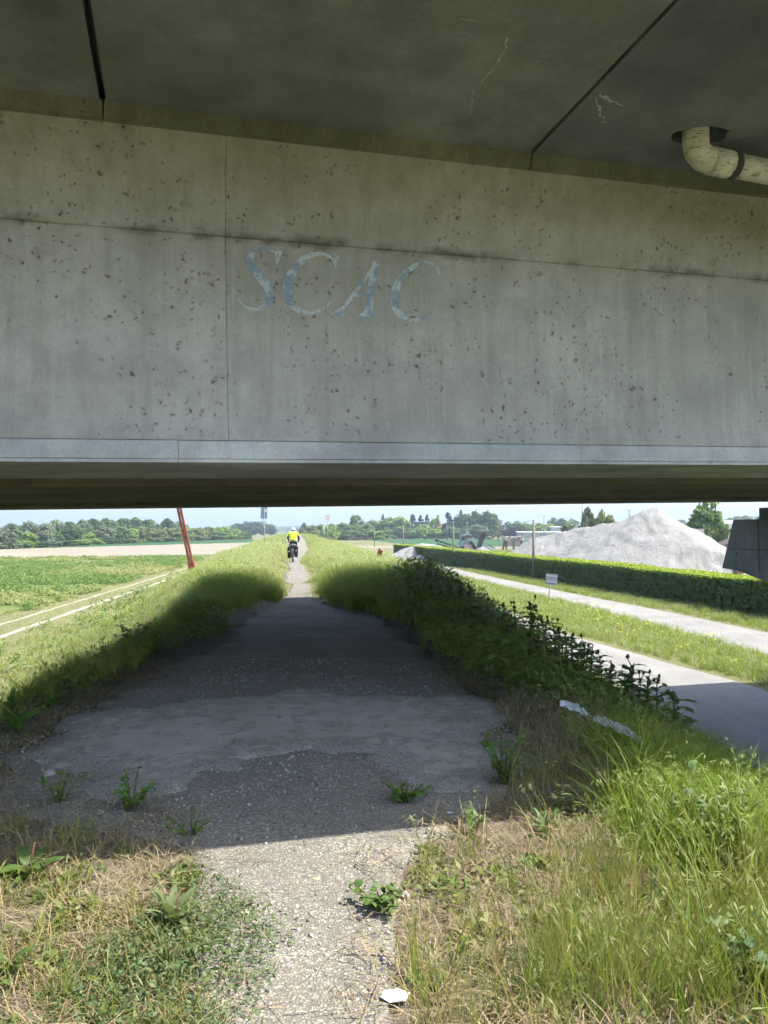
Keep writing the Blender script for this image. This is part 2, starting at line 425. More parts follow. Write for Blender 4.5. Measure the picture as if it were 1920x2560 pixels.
def gravel_mat(name, c0, c1, sc=9):
    m = NT(name); co = m.coord('Object')
    a = m.noise(co, .45, 6, .6); b = m.noise(co, sc, 6, .7); d = m.noise(m.coord('Object', (1, .12, 1)), 2.2, 4, .6)
    c = m.mix(m.ramp(a, [(.3, .0), (.7, 1.0)]), c0, c1)
    c = m.mix(m.math('MULTIPLY', m.ramp(b, [(.5, .0), (.75, 1.0)]), .5), c, tuple(x * .6 for x in c0))
    c = m.mix(m.math('MULTIPLY', m.ramp(d, [(.5, .0), (.75, 1.0)]), .4), c, tuple(min(1, x * 1.15) for x in c1))
    m.bsdf(c, .93, m.bump(b, .6, .02), .2); return m.mat
M_ROAD = gravel_mat('road_gravel', (.19, .182, .166), (.26, .25, .232))
M_TRACK = gravel_mat('track_gravel', (.26, .235, .17), (.36, .325, .25))
road('road', [(4.6, 9.3, -5), (5.4, 10.0, 8), (6.4, 10.75, 21.5), (4.6, 7.9, 32.3), (3.2, 5.9, 48), (-2, .4, 90), (-20, -18, 230)], M_ROAD, .045)
road('road', [(16.4, 20.6, 2), (14.6, 18.9, 20), (13.3, 17.3, 28), (11.9, 15.2, 42), (10.1, 12.9, 54), (7.2, 9.6, 75), (1.5, 3.9, 115), (-14, -12, 230)], M_ROAD, .06)
def rut(x, w): return [(x - w - 1.9, x + w - 1.9, -20)] + [(x - w + xx, x + w + xx, yy) for xx, yy in ((0, 25), (-.65, 32), (-4.4, 73), (-9, 118), (-17, 190), (-30, 300))]
road('track', rut(-15.2, .21), M_TRACK, .03, 5, .4)
road('track', rut(-16.8, .09), M_TRACK, .03, 5, .4)

# fields on the plain: flat sheets a few centimetres above the ground sheet
def field_mat(name, c0, c1, sc=.5, rows=None, fine=8.0):
    m = NT(name); co = m.coord('Object')
    a = m.noise(co, sc, 6, .65); b = m.noise(co, fine, 5, .7)
    c = m.mix(m.ramp(a, [(.32, .0), (.68, 1.0)]), c0, c1)
    c = m.mix(m.math('MULTIPLY', m.ramp(b, [(.4, 0.0), (.75, 1.0)]), .45), c, tuple(x * .55 for x in c0))
    m.bsdf(c, .95, m.bump(b, .8, .08), .1); return m.mat
def field(name, poly, mat, z):
    m = MB(); m.add([(x, y, ZL + z) for x, y in poly], [tuple(range(len(poly)))])
    return tag(m.build(name, mat), kind='structure')
M_ALF = field_mat('field_alfalfa', (.075, .125, .032), (.19, .195, .075), .22, fine=3.0)
M_BEIGE = field_mat('field_bare', (.235, .205, .15), (.285, .25, .19), .06, fine=1.2)
M_WHEAT = field_mat('field_wheat', (.03, .085, .028), (.045, .105, .035), .03, fine=.6)
M_VERGE = field_mat('field_verge', (.10, .13, .03), (.20, .19, .075), .3, fine=3.5)
field('field', [(-18.6, 18), (-19, 33), (-23.6, 73), (-28.5, 118), (-31, 137), (-61, 118), (-140, 68), (-140, 5)], M_ALF, .03)
field('field', [(-31, 137.5), (-36, 185), (-45, 272), (-88, 172), (-180, 60), (-142, 67), (-61, 118.5)], M_BEIGE, .035)
field('field', [(-45.2, 273), (-60, 352), (-105, 200), (-88.3, 172.6)], M_WHEAT, .04)
field('field', [(22, 205), (175, 150), (260, 330), (40, 372), (-10, 360), (6, 240)], M_WHEAT, .03)
field('field', [(-80, 372), (60, 374), (60, 390), (-80, 385)], M_BEIGE, .045)
field('field', [(-9, 180), (55, 190), (115, 150), (150, 158), (20, 204), (-14, 215)], M_BEIGE, .05)
field('field', [(14, 78), (24, 48), (100, 44), (115, 130), (60, 158), (8, 140)], gravel_mat('yard_gravel', (.25, .24, .22), (.33, .315, .29), 3), .04)

# ------------------------------------------------------------------ overpass: local x runs along the bridge, y away from the camera
BANG = math.atan(.2735); BSL = .0186
bridge = empty('overpass', (0, 0, 0), 0, 'grey concrete road overpass crossing low over the dyke path', 'bridge')
BROT = Matrix.Rotation(BANG, 4, 'Z') @ Matrix.Rotation(-math.atan(BSL), 4, 'Y')
bridge.rotation_euler = BROT.to_euler()
BINV = BROT.inverted().to_3x3()
V_FACE = 5.5 * math.cos(BANG)
Z_SLAB = 4.29; Z_BOT = 2.045
def on_wall(px, py, v=V_FACE):
    o = BINV @ Vector((0, 0, EYE)); d = BINV @ ray(px, py); t = (v - o.y) / d.y
    return o + d * t

def on_slab(px, py):
    o = BINV @ Vector((0, 0, EYE)); d = BINV @ ray(px, py); t = (Z_SLAB - o.z) / d.z
    return o + d * t
J1 = on_slab(255, 240).x; J2 = on_slab(1335, 378).x; JW = J2 - J1

def concrete_mat(name, c0, c1, moss_bounce=.0, spots=True, streak=.5, step_z=None):
    m = NT(name); co = m.coord('Object'); X, Y, Z = m.xyz(co)
    big = m.noise(co, .55, 5, .6); mid = m.noise(co, 3.2, 6, .62); fine = m.noise(co, 38, 5, .65)
    vs_ = m.noise(m.coord('Object', (7.5, 7.5, .55)), 1.4, 5, .6); vs2 = m.noise(m.coord('Object', (26, 26, 1.1)), 1.2, 4, .6)
    c = m.mix(m.ramp(big, [(.32, .0), (.68, 1.0)]), c0, c1)
    c = m.mix(m.math('MULTIPLY', m.ramp(mid, [(.42, .0), (.70, 1.0)]), .5), c, tuple(x * .68 for x in c0))
    c = m.mix(m.math('MULTIPLY', m.ramp(vs_, [(.48, .0), (.72, 1.0)]), streak * .8), c, tuple(x * .66 for x in c0))
    c = m.mix(m.math('MULTIPLY', m.ramp(vs2, [(.56, .0), (.76, 1.0)]), streak * .55), c, tuple(min(1, x * 1.22) for x in c1))
    c = m.mix(m.math('MULTIPLY', m.ramp(fine, [(.45, .0), (.7, 1.0)]), .22), c, tuple(x * .6 for x in c0))
    if moss_bounce:
        mz = m.n('ShaderNodeMapRange'); m.l(Z, mz.inputs[0]); mz.inputs[1].default_value = 2.9; mz.inputs[2].default_value = 4.3
        mo = m.math('MULTIPLY', m.math('MULTIPLY', mz.outputs[0], m.ramp(m.math('ADD', m.math('MULTIPLY', mid, .5), m.math('MULTIPLY', vs_, .5)), [(.28, .45), (.65, 1.0)])), moss_bounce)
        c = m.mix(mo, c, (.165, .165, .088))  # olive towards the top: some moss, plus green bounce light painted in
    h = fine
    if spots:
        wco = m.n('ShaderNodeVectorMath', operation='ADD')
        nz = m.n('ShaderNodeTexNoise'); nz.inputs['Scale'].default_value = 17; nz.inputs['Detail'].default_value = 4; m.l(co, nz.inputs['Vector'])
        sc = m.n('ShaderNodeVectorMath', operation='SCALE'); m.l(nz.outputs[1], sc.inputs[0]); sc.inputs['Scale'].default_value = .10
        m.l(co, wco.inputs[0]); m.l(sc.outputs[0], wco.inputs[1])
        dens = m.ramp(m.noise(co, 1.25, 3, .6), [(.42, .0), (.60, 1.0)])
        for scale, r0, amt in ((10.0, .070, .75), (22, .11, .6), (6.0, .05, .7)):
            vz = m.n('ShaderNodeTexVoronoi'); vz.inputs['Scale'].default_value = scale; m.l(wco.outputs[0], vz.inputs['Vector'])
            sp = m.n('ShaderNodeSeparateColor'); m.l(vz.outputs['Color'], sp.inputs[0])
            keep = m.ramp(m.math('MULTIPLY', sp.outputs[0], m.math('ADD', m.math('MULTIPLY', dens, .85), .35)), [(.54, .0), (.62, 1.0)])
            dot = m.math('MULTIPLY', keep, m.ramp(vz.outputs['Distance'], [(r0, 1.0), (r0 * 1.9, 0.0)]))
            halo = m.math('MULTIPLY', keep, m.ramp(vz.outputs['Distance'], [(r0, .45), (r0 * 3.6, 0.0)]))
            c = m.mix(halo, c, (.12, .088, .066)); c = m.mix(m.math('MULTIPLY', dot, amt), c, (.040, .030, .024))
    if step_z is not None:
        dz = m.math('ABSOLUTE', m.math('SUBTRACT', Z, m.math('ADD', step_z, m.math('MULTIPLY', m.math('SUBTRACT', m.noise(co, 7, 4), .5), .10))))
        dirt = m.math('MULTIPLY', m.ramp(dz, [(.0, 1.0), (.05, .0)]), m.ramp(m.noise(m.coord('Object', (1, 1, .3)), 2.6, 4, .6), [(.44, .0), (.60, 1.0)]))
        c = m.mix(m.math('MULTIPLY', dirt, .75), c, (.06, .05, .035))
    m.bsdf(c, .9, m.bump(h, .55, .02), .22)
    return m.mat
M_WEB = concrete_mat('concrete_web', (.325, .316, .285), (.46, .448, .41), moss_bounce=.66, step_z=3.6)
M_FLANGE = concrete_mat('concrete_flange', (.30, .315, .32), (.60, .61, .61), spots=False, streak=.2)  # skylight on the flange face put into this paler, bluer colour
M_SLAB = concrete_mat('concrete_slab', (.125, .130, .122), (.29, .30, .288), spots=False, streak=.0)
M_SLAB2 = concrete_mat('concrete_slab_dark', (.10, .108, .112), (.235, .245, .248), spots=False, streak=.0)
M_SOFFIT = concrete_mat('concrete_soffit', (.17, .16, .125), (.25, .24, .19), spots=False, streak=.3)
M_HAUNCH = concrete_mat('concrete_haunch', (.09, .10, .066), (.21, .215, .15), moss_bounce=.3, spots=True, streak=.8)
M_PIER = concrete_mat('concrete_pier', (.17, .175, .17), (.25, .255, .25), spots=False, streak=.7)

S0, S1 = -46.0, 64.0
def profile_mesh(prof, s0, s1, n=1):
    m = MB(); k = len(prof); V = []; F = []
    for i in range(n + 1):
        s = s0 + (s1 - s0) * i / n
        V += [(s, v, z) for v, z in prof]
    for i in range(n):
        for j in range(k): F.append((i * k + j, i * k + (j + 1) % k, (i + 1) * k + (j + 1) % k, (i + 1) * k + j))
    F.append(tuple(range(k))); F.append(tuple(n * k + j for j in range(k)))
    m.add(V, F); return m
f = V_FACE
# near girder: web segments with open vertical joints, bottom flange, haunch strip
def web_profile():
    up = [(f - .012, 3.595), (f - .020, 3.60)]
    cur = [(f - .020 - .19 * ((z - 3.6) / .59) ** 2.0, z) for z in (3.7, 3.82, 3.94, 4.06, 4.15, 4.19)]
    return [(f + .40, 2.2), (f - .030, 2.199), (f - .030, 2.207), (f - .003, 2.345), (f, 2.36), (f, 3.592)] + up + cur + [(f - .2, 4.26), (f + .4, 4.26)]
girder = profile_mesh([(f + .38, Z_BOT + .18), (f + 1.30, Z_BOT + .18), (f + 1.30, Z_SLAB - .01), (f + .38, Z_SLAB - .01)], S0, S1).build('girder', M_SOFFIT, bridge)
joints = [S0, -21.0, -11.6, .395, 12.45, 24.5, S1]
for a, b in zip(joints[:-1], joints[1:]):
    w = profile_mesh(web_profile(), a + .0013, b - .0013, max(1, int((b - a) / 3))).build('web_segment', M_WEB, girder)
fj = [S0, -17.9, -8.9, -.0 + .065, 3.05, 12.1, 21.0, S1]
for a, b in zip(fj[:-1], fj[1:]):
    profile_mesh([(f + .3, 2.195), (f - .034, 2.195), (f - .042, 2.188), (f - .044, Z_BOT + .03), (f - .034, Z_BOT + .024), (f - .034, Z_BOT + .004), (f - .02, Z_BOT), (f + 1.55, Z_BOT), (f + 1.63, Z_BOT + .05), (f + 1.63, Z_BOT + .15), (f + 1.3, 2.345)],
                 a + .0013, b - .0013).build('bottom_flange', [M_FLANGE], girder)
hj = [S0, J1 - 2 * JW, J1 - JW, J1, J2, J2 + JW, J2 + 2 * JW, S1]
for a, b in zip(hj[:-1], hj[1:]):
    profile_mesh([(f - .06, 4.192), (f - .212, 4.188), (f - .24, 4.20), (f - .27, Z_SLAB + .01), (f + .3, Z_SLAB + .01), (f + .3, 4.19)], a + .005, b - .005).build('haunch', M_HAUNCH, girder)
# the other girders
cs = .0045
for v0, v1 in ((8.15, 9.85), (10.75, 12.4), (13.9, 15.6)):
    a = v0 * math.cos(BANG); b = v1 * math.cos(BANG); z = Z_BOT - cs * (a - f)
    profile_mesh([(a + .1, 2.35), (a, z + .2), (a, z + .03), (a + .03, z), (b - .03, z), (b, z + .03), (b, z + .2), (b - .1, 2.35), (b - .3, 2.6), (b - .3, 4.40), (a + .3, 4.40), (a + .3, 2.6)], S0, S1, 8).build('girder', M_SOFFIT, bridge)
# deck slab: panels over the near overhang, one sheet beyond
VN = 3.05 * math.cos(BANG); VF = 17.37 * math.cos(BANG)
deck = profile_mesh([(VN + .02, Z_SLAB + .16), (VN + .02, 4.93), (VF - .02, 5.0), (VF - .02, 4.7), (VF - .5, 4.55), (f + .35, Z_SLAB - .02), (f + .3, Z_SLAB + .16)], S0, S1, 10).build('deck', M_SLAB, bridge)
pj = [J1 + JW * k for k in range(-14, 22)]
panels = {}
for a, b in zip(pj[:-1], pj[1:]):
    g = .02 if abs(a - J1) < .01 or abs(b - J1) < .01 else .009
    prof = [(VN, Z_SLAB + .02), (VN + .05, Z_SLAB), (f - .20, Z_SLAB), (f - .20, Z_SLAB + .16), (VN, Z_SLAB + .16)]
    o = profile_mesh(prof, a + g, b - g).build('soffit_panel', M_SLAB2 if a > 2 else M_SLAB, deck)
    panels[round(a, 2)] = o
# lime streaks seeping through the soffit
M_LIME = simple('lime_deposit', (.40, .40, .37), .95, .3, 30)
for line_, w0, par in (([(1268, 92), (1262, 125), (1250, 140), (1238, 165), (1215, 190), (1200, 205)], .008, 9), ([(1184, 222), (1178, 262), (1175, 285)], .006, 9), ([(1496, 232), (1520, 248), (1560, 262)], .016, 9), ([(1488, 240), (1500, 280), (1512, 306)], .010, 9), ([(1150, 45), (1190, 52)], .006, 9)):
    pp = [on_slab(*p) for p in line_]; V = []
    L = [a_.lerp(b_, k / 6) for a_, b_ in zip(pp[:-1], pp[1:]) for k in range(6)] + [pp[-1]]
    for i, p in enumerate(L):
        d = (L[min(i + 1, len(L) - 1)] - L[max(i - 1, 0)]).normalized(); sd0 = Vector((-d.y, d.x, 0)); w = w0 * (.25 + abs(noise.noise(Vector((i * .9, w0 * 300, 2)))) * 1.6)
        j_ = sd0 * noise.noise(Vector((i * .6, 5, w0 * 99))) * .02
        for q_ in (-1, 1): V.append((p.x + sd0.x * w * q_ + j_.x, p.y + sd0.y * w * q_ + j_.y, Z_SLAB - .003))
    m = MB(); m.add(V, [(2 * i, 2 * i + 1, 2 * i + 3, 2 * i + 2) for i in range(len(L) - 1)]); m.build('lime_streak', M_LIME, deck)
# parapet kerbs and guard rails of the deck above
for v, z, nm in ((VN + .16, 4.93, 'near'), (VF - .16, 5.0, 'far')):
    k = profile_mesh([(v - .16, z - .02), (v + .16, z - .02), (v + .16, z + .2), (v - .16, z + .2)], S0, S1).build('kerb', M_FLANGE, deck)
    if nm == 'far':
        M_STEEL = simple('galvanised_steel', (.42, .43, .44), .45, .15, 20, .6)
        profile_mesh([(v - .03, z + .62), (v + .03, z + .62), (v + .03, z + .92), (v - .03, z + .92)], S0, S1).build('guard_rail', M_STEEL, deck)
        pm = MB(); pm.box((0, 0, .3), (.1, .08, .7)); pme = pm.mesh('rail_post', M_STEEL)
        for i in range(55):
            q = link('rail_post', pme, deck); q.location = (S0 + 1 + i * 2, v, z + .2)
# stencilled letters on the web
def paint_mat():
    m = NT('worn_blue_paint'); co = m.coord('Object')
    a = m.noise(co, 7.5, 5, .6); b = m.noise(co, 46, 4, .65); d = m.noise(m.coord('Object', (3, 3, 1)), 14, 4)
    c = m.mix(m.ramp(a, [(.45, .0), (.55, 1.0)]), (.42, .475, .50), (.165, .25, .34))
    c = m.mix(m.ramp(b, [(.46, .0), (.62, .85)]), c, (.32, .32, .295))
    c = m.mix(m.ramp(d, [(.60, .0), (.68, .9)]), c, (.29, .265, .235))
    m.bsdf(c, .9, m.bump(b, .3, .01), .2); return m.mat
M_PAINT = paint_mat()
def px5(x, y): return (560 + x / 2.765, 560 + y / 2.765)
strokes = {
 'S': ([[(345, 192, 7), (300, 175, 10), (245, 168, 14), (198, 195, 21), (180, 250, 24), (205, 310, 28), (255, 370, 31), (300, 425, 33), (316, 480, 28), (302, 540, 21), (260, 578, 15), (210, 590, 10), (150, 572, 9), (95, 520, 6)]],
       [[(348, 190), (405, 182), (362, 306)]]),
 'C': ([[(752, 242, 7), (700, 212, 11), (640, 208, 14), (570, 232, 20), (500, 290, 27), (455, 370, 33), (440, 440, 34), (450, 520, 28), (490, 578, 20), (560, 610, 15), (640, 607, 11), (700, 580, 8), (742, 532, 3)]],
       [[(744, 250), (800, 214), (770, 306)]]),
 'A': ([[(1052, 262, 8), (960, 400, 13), (870, 520, 14), (798, 612, 14)], [(1050, 256, 18), (1035, 350, 26), (1020, 450, 27), (1005, 560, 25), (996, 625, 25)], [(884, 492, 9), (990, 500, 9)]],
       [[(734, 630), (788, 585), (820, 590), (852, 634)], [(918, 640), (976, 596), (1024, 600), (1040, 646)]]),
 'C2': ([[(1462, 288, 6), (1420, 270, 11), (1370, 266, 13), (1310, 295, 17), (1240, 350, 21), (1200, 420, 27), (1176, 500, 28), (1186, 570, 28), (1218, 625, 22), (1290, 664, 14), (1360, 656, 11), (1410, 632, 7), (1442, 598, 3)]],
        [[(1464, 292), (1504, 292), (1481, 366)]]),
}
def smooth_line(p):
    out = []
    for i in range(len(p) - 1):
        p0 = p[max(i - 1, 0)]; p1 = p[i]; p2 = p[i + 1]; p3 = p[min(i + 2, len(p) - 1)]
        for k in range(6):
            t = k / 6
            out.append(tuple(.5 * (2 * b + (c - a) * t + (2 * a - 5 * b + 4 * c - d) * t * t + (3 * b - a - 3 * c + d) * t ** 3) for a, b, c, d in zip(p0, p1, p2, p3)))
    out.append(p[-1]); return out
for ch, (lines, polys) in strokes.items():
    m = MB(); dv = V_FACE - .003; z_off = 0
    for li, ln in enumerate(lines):
        L = smooth_line(ln); V = []
        for i, (x, y, w) in enumerate(L):
            x0, y0, _ = L[max(i - 1, 0)]; x1, y1, _ = L[min(i + 1, len(L) - 1)]
            d = math.hypot(x1 - x0, y1 - y0) or 1; nx, ny = -(y1 - y0) / d, (x1 - x0) / d
            w *= 1 + .12 * noise.noise(Vector((x * .06, y * .06, 1)))
            for s in (-1, 1): V.append(on_wall(*px5(x + nx * w * s, y + ny * w * s), dv - .0006 * li))
        m.add(V, [(2 * i, 2 * i + 1, 2 * i + 3, 2 * i + 2) for i in range(len(L) - 1)])
    for pi_, pl in enumerate(polys):
        m.add([on_wall(*px5(x, y), dv - .0024 - .0006 * pi_) for x, y in pl], [tuple(range(len(pl)))])
    o = m.build('painted_letter', M_PAINT, girder)
    o['label'] = {'S': 'worn blue painted letter S', 'C': 'worn blue painted letter C left of the A', 'A': 'worn blue painted letter A', 'C2': 'worn blue painted letter C right of the A'}[ch]
# drain pipe with elbow coming out of a broken hole in the soffit
def pipe_mat():
    m = NT('pipe_plastic'); co = m.coord('Object')
    a = m.noise(co, 9, 5, .6); b = m.noise(m.coord('Object', (2, 2, 9)), 9, 5, .65, .5)
    c = m.mix(m.ramp(a, [(.3, .0), (.7, 1.0)]), (.42, .41, .30), (.58, .57, .46))
    c = m.mix(m.ramp(b, [(.54, .0), (.62, .8)]), c, (.09, .08, .06))
    m.bsdf(c, .6, m.bump(b, .2, .01), .35); return m.mat
M_PIPE = pipe_mat(); M_PDARK = simple('pipe_grime', (.05, .045, .038), .9)
c0 = on_slab(1739, 335); hx, hy = c0.x, c0.y
zc = Z_SLAB - .175; rp = .083
pts = [(hx, hy, Z_SLAB + .13), (hx, hy, zc + .10)]
for k in range(1, 4):
    a = math.pi / 2 * k / 3; pts.append((hx + .12 * (1 - math.cos(a)), hy, zc + .10 - .10 * math.sin(a)))
pm = MB(); pm.tube(pts, [rp * 1.08] * len(pts), 20); pm.tube([(hx + .115, hy, zc), (hx + .27, hy, zc - .012)], [rp * 1.14, rp * 1.12], 20)
pipe = pm.build('drain_pipe', M_PIPE, bridge, True)
def pz(s): return zc - .012 - (s - hx - .27) * .068
pm = MB(); pm.tube([(hx + .15, hy, zc - .004), (hx + 1.2, hy - .02, pz(hx + 1.2)), (hx + 8.4, hy + .05, pz(hx + 8.4) + .3)], rp, 20); pm.build('pipe_run', M_PIPE, pipe, True)
pm = MB(); pm.tube([(hx + .275, hy, zc - .013), (hx + .325, hy, zc - .016)], [rp * 1.13, rp * 1.10], 20); pm.build('joint_ring', M_PDARK, pipe, True)
cut = MB(); cp = []
for k in range(22):
    a = 2 * math.pi * k / 22; r = .135 + .05 * noise.noise(Vector((math.cos(a) * 2, math.sin(a) * 2, 4.2)))
    cp.append((hx + .055 + r * math.cos(a) * 1.5, hy + .02 + r * math.sin(a)))
cut.prism(cp, Z_SLAB - .1, Z_SLAB + .14)
co_ = cut.build('hole_cutter', M_SLAB2)
pan = panels[round(J2, 2)]
bo = pan.modifiers.new('hole', 'BOOLEAN'); bo.object = co_; bo.operation = 'DIFFERENCE'; bo.solver = 'EXACT'
co_.rotation_euler = bridge.rotation_euler
bpy.context.view_layer.update()
dg = bpy.context.evaluated_depsgraph_get()
nm_ = bpy.data.meshes.new_from_object(pan.evaluated_get(dg)); pan.modifiers.clear(); pan.data = nm_; pan.data.name = 'soffit_panel'
bpy.data.objects.remove(co_)
# pier with tapered cap, plinth and bearing on the right
SP = 12.5
cap = [(15.0, 1.70), (15.42, .56), (14.9, .52), (13.0, .10), (12.1, -.25), (12.1, -3.4), (6.2, -3.4), (6.2, -.25), (5.4, .10), (3.2, .56), (3.6, 1.70)]
m = MB(); n = len(cap)
m.add([(SP, v, z - SP * BSL * .4) for v, z in cap] + [(SP + 1.7, v, z - SP * BSL * .4) for v, z in cap], [tuple(range(n)), tuple(range(n, 2 * n))] + [(i, (i + 1) % n, n + (i + 1) % n, n + i) for i in range(n)])
pier = m.build('pier', M_PIER, bridge, bevel=.02)
for v0 in (14.35, 11.4, 8.6, 5.9):
    m = MB(); m.box2((SP + .15, v0 - 1.1, 1.55), (SP + 1.5, v0, 1.86)); m.build('plinth', M_PIER, pier, bevel=.01)
    m = MB(); m.box2((SP + .4, v0 - .9, 1.86), (SP + 1.2, v0 - .25, 2.05)); m.build('bearing', M_PDARK, pier)
m = MB(); m.box2((SP - .002, 4, .92), (SP + .01, 15.24, .934)); m.build('form_joint', M_PDARK, pier)
for v in (14.2, 11.6, 9.2):
    m = MB(); m.box2((SP - .003, v, .45), (SP + .01, v + .016, 1.66)); m.build('form_joint', M_PDARK, pier)
for v in (14.9, 13.75, 12.6):
    m = MB(); m.tube([(SP - .004, v, .82), (SP + .02, v, .82)], .028, 8); m.build('tie_hole', M_PDARK, pier)

# ------------------------------------------------------------------ sand pile
def sand_mat():
    m = NT('pale_sand'); co = m.coord('Object')
    a = m.noise(co, .35, 6, .65); b = m.noise(co, 6, 6, .7)
    st = m.noise(m.coord('Object', (1.2, 1.2, .25)), 2.2, 5, .65, .4)
    c = m.mix(m.ramp(a, [(.3, .0), (.7, 1.0)]), (.24, .232, .216), (.345, .335, .315))
    c = m.mix(m.math('MULTIPLY', m.ramp(st, [(.45, .0), (.75, 1.0)]), .4), c, (.37, .36, .34))
    c = m.mix(m.math('MULTIPLY', m.ramp(b, [(.5, .0), (.8, 1.0)]), .5), c, (.19, .18, .165))
    m.bsdf(c, .95, m.bump(m.math('ADD', m.math('MULTIPLY', st, .9), b), 1.0, .22), .1); return m.mat
M_SAND = sand_mat()
def heap(name, ridge, rep, ext, label, n=150, rough=.30, scoop=None, step=None):
    """ridge: list of (x, y, z) crest points; height falls away from the crest at the angle of repose"""
    x0, x1, y0, y1 = ext
    gx = np.linspace(x0, x1, n); gy = np.linspace(y0, y1, n); X, Y = np.meshgrid(gx, gy)
    Z = np.full(X.shape, -9.0); P = np.array(ridge)
    wx = X + (vnoise(X, Y, .22, 3) - .5) * 2.2; wy = Y + (vnoise(X + 90, Y, .22, 3) - .5) * 2.2
    for a, b in zip(P[:-1], P[1:]):
        for t in np.linspace(0, 1, 16):
            p = a + (b - a) * t
            d = np.hypot(wx - p[0], wy - p[1])
            Z = np.maximum(Z, p[2] - rep * (np.sqrt(d * d + .12) - .34))
    Z += (vnoise(X, Y, .55, 4) - .5) * rough + (vnoise(X, Y, 2.2, 2) - .5) * rough * .35
    Z += (vnoise(X * 1.0 + (vnoise(X, Y, .3) - .5) * 2, Y * .16, 1.3, 3) - .5) * rough * .55 * (Z > ZL)
    if scoop is not None:
        for sx, sy, sr, depth in scoop:
            d = np.hypot((X - sx), (Y - sy) * 1.3) / sr + (vnoise(X, Y, 1.1, 4) - .5) * .5
            Z -= depth * (1 - sstep(.75, 1.0, d)) * (Z > ZL)
    Z = np.maximum(Z, ZL - .4)
    I = np.arange(X.size).reshape(X.shape)
    F = np.stack([I[:-1, :-1], I[:-1, 1:], I[1:, 1:], I[1:, :-1]], -1).reshape(-1, 4)
    zf = Z.ravel()[F].max(1); F = F[zf > ZL - .3]
    o = link(name, np_mesh(name, np.stack([X, Y, Z], -1).reshape(-1, 3), F, M_SAND, True))
    return tag(o, label, 'sand pile')
RIDGE = [at(x, y, Y) for x, y, Y in ((1285, 1386, 96), (1338, 1345, 95), (1401, 1330, 94), (1494, 1314, 91), (1557, 1303, 88), (1612, 1275, 85), (1634, 1269, 84.5), (1659, 1283, 84.5), (1726, 1322, 84), (1781, 1354, 83), (1800, 1368, 82.5))]
heap('sand_pile', RIDGE, .60, (8, 52, 62, 112), 'large pale grey sand pile with sharp peak behind the hedge', 220, .55,
     [(33.2, 74.2, 4.0, 1.1), (36.3, 75.2, 3.2, 1.0), (30.6, 74.6, 2.6, .7)])
a, b, c = at(1020, 1366, 118), at(1050, 1357, 118), at(1085, 1362, 119)
heap('sand_pile', [a, b, c, at(1112, 1372, 120)], .55, (-4, 20, 108, 130), 'low long sand heap left of the crusher', 90, .3)
heap('sand_pile', [at(1093, 1364, 112), at(1122, 1366, 113)], .6, (2, 17, 104, 122), 'small sand heap beneath the thin left conveyor', 70, .3)
heap('sand_pile', [at(1212, 1369, 108), at(1218, 1370, 108)], .68, (7, 22, 100, 116), 'small pale heap under the dark chute', 70, .25)
# grassy mound between the machinery and the large pile
M_MOUND = field_mat('mound_grass', (.07, .10, .03), (.15, .16, .06), .8, fine=5.0)
mo = heap('grassy_mound', [at(1232, 1378, 104), at(1262, 1372, 104), at(1280, 1374, 104)], .5, (9, 26, 96, 114), 'weedy green mound between crusher and large sand pile', 60, .5)
mo.data.materials.clear(); mo.data.materials.append(M_MOUND); mo['category'] = 'mound'

# ------------------------------------------------------------------ crusher, conveyors, hopper
M_TURQ = simple('faded_turquoise_steel', (.26, .33, .33), .7, .35, 3.0)
M_RUST = simple('rusty_steel', (.16, .075, .045), .85, .4, 6.0)
M_RUSTD = simple('dark_rusty_plate', (.13, .10, .09), .9, .4, 2.0)
M_DARKM = simple('dark_machine_steel', (.06, .062, .062), .7, .3, 5.0)
M_CONC = simple('old_concrete', (.30, .28, .25), .95, .3, 2.5)
YM = 112.0
def pm_(px, py, dy=0.0): return at(px, py, YM + dy)
cr = empty('crusher', (pm_(1166, 1390).x, YM, ZL), 0, 'faded turquoise gravel crusher with slanting rusty feed plate', 'machine')
def cbuild(mb, name, mat, par, smooth=False):
    o = mb.build(name, mat, par, smooth)
    return o
def shift(mb, o): mb.v = [(x - o.location.x, y - o.location.y, z - o.location.z) for x, y, z in mb.v]; return mb
m = MB(); p = pm_(1149, 1350); q = pm_(1182, 1372); m.box2((p.x, YM - 1, q.z), (q.x, YM + 1.2, p.z)); shift(m, cr).build('body', M_TURQ, cr)
m = MB(); p = pm_(1151, 1336); q = pm_(1176, 1350); m.box2((p.x, YM - .8, q.z + .003), (q.x, YM + 1, p.z)); shift(m, cr).build('upper_housing', M_TURQ, cr)
m = MB(); p = pm_(1150, 1341); q = pm_(1178, 1344); m.box2((p.x, YM - 1.1, q.z), (q.x, YM - 1.0, p.z)); shift(m, cr).build('platform', M_RUST, cr)
for x0 in (1151, 1158, 1165, 1172):
    m = MB(); m.bar(pm_(x0, 1341, -1.05), pm_(x0, 1331, -1.05), .06, .06); shift(m, cr).build('railing_post', M_TURQ, cr)
m = MB(); m.bar(pm_(1150, 1332, -1.05), pm_(1174, 1332, -1.05), .06, .06); shift(m, cr).build('railing', M_TURQ, cr)
m = MB(); m.bar(pm_(1163, 1331), pm_(1172, 1335), .5, .7); shift(m, cr).build('drive_head', M_CONC, cr)
m = MB(); P4 = [pm_(1160, 1363, -1.6), pm_(1185, 1361, -1.6), pm_(1201, 1386, -2.6), pm_(1163, 1386, -2.6)]
m.add(P4 + [p + Vector((0, .12, 0)) for p in P4], [(0, 1, 2, 3), (7, 6, 5, 4), (0, 4, 5, 1), (1, 5, 6, 2), (2, 6, 7, 3), (3, 7, 4, 0)]); shift(m, cr).build('feed_plate', M_RUSTD, cr)
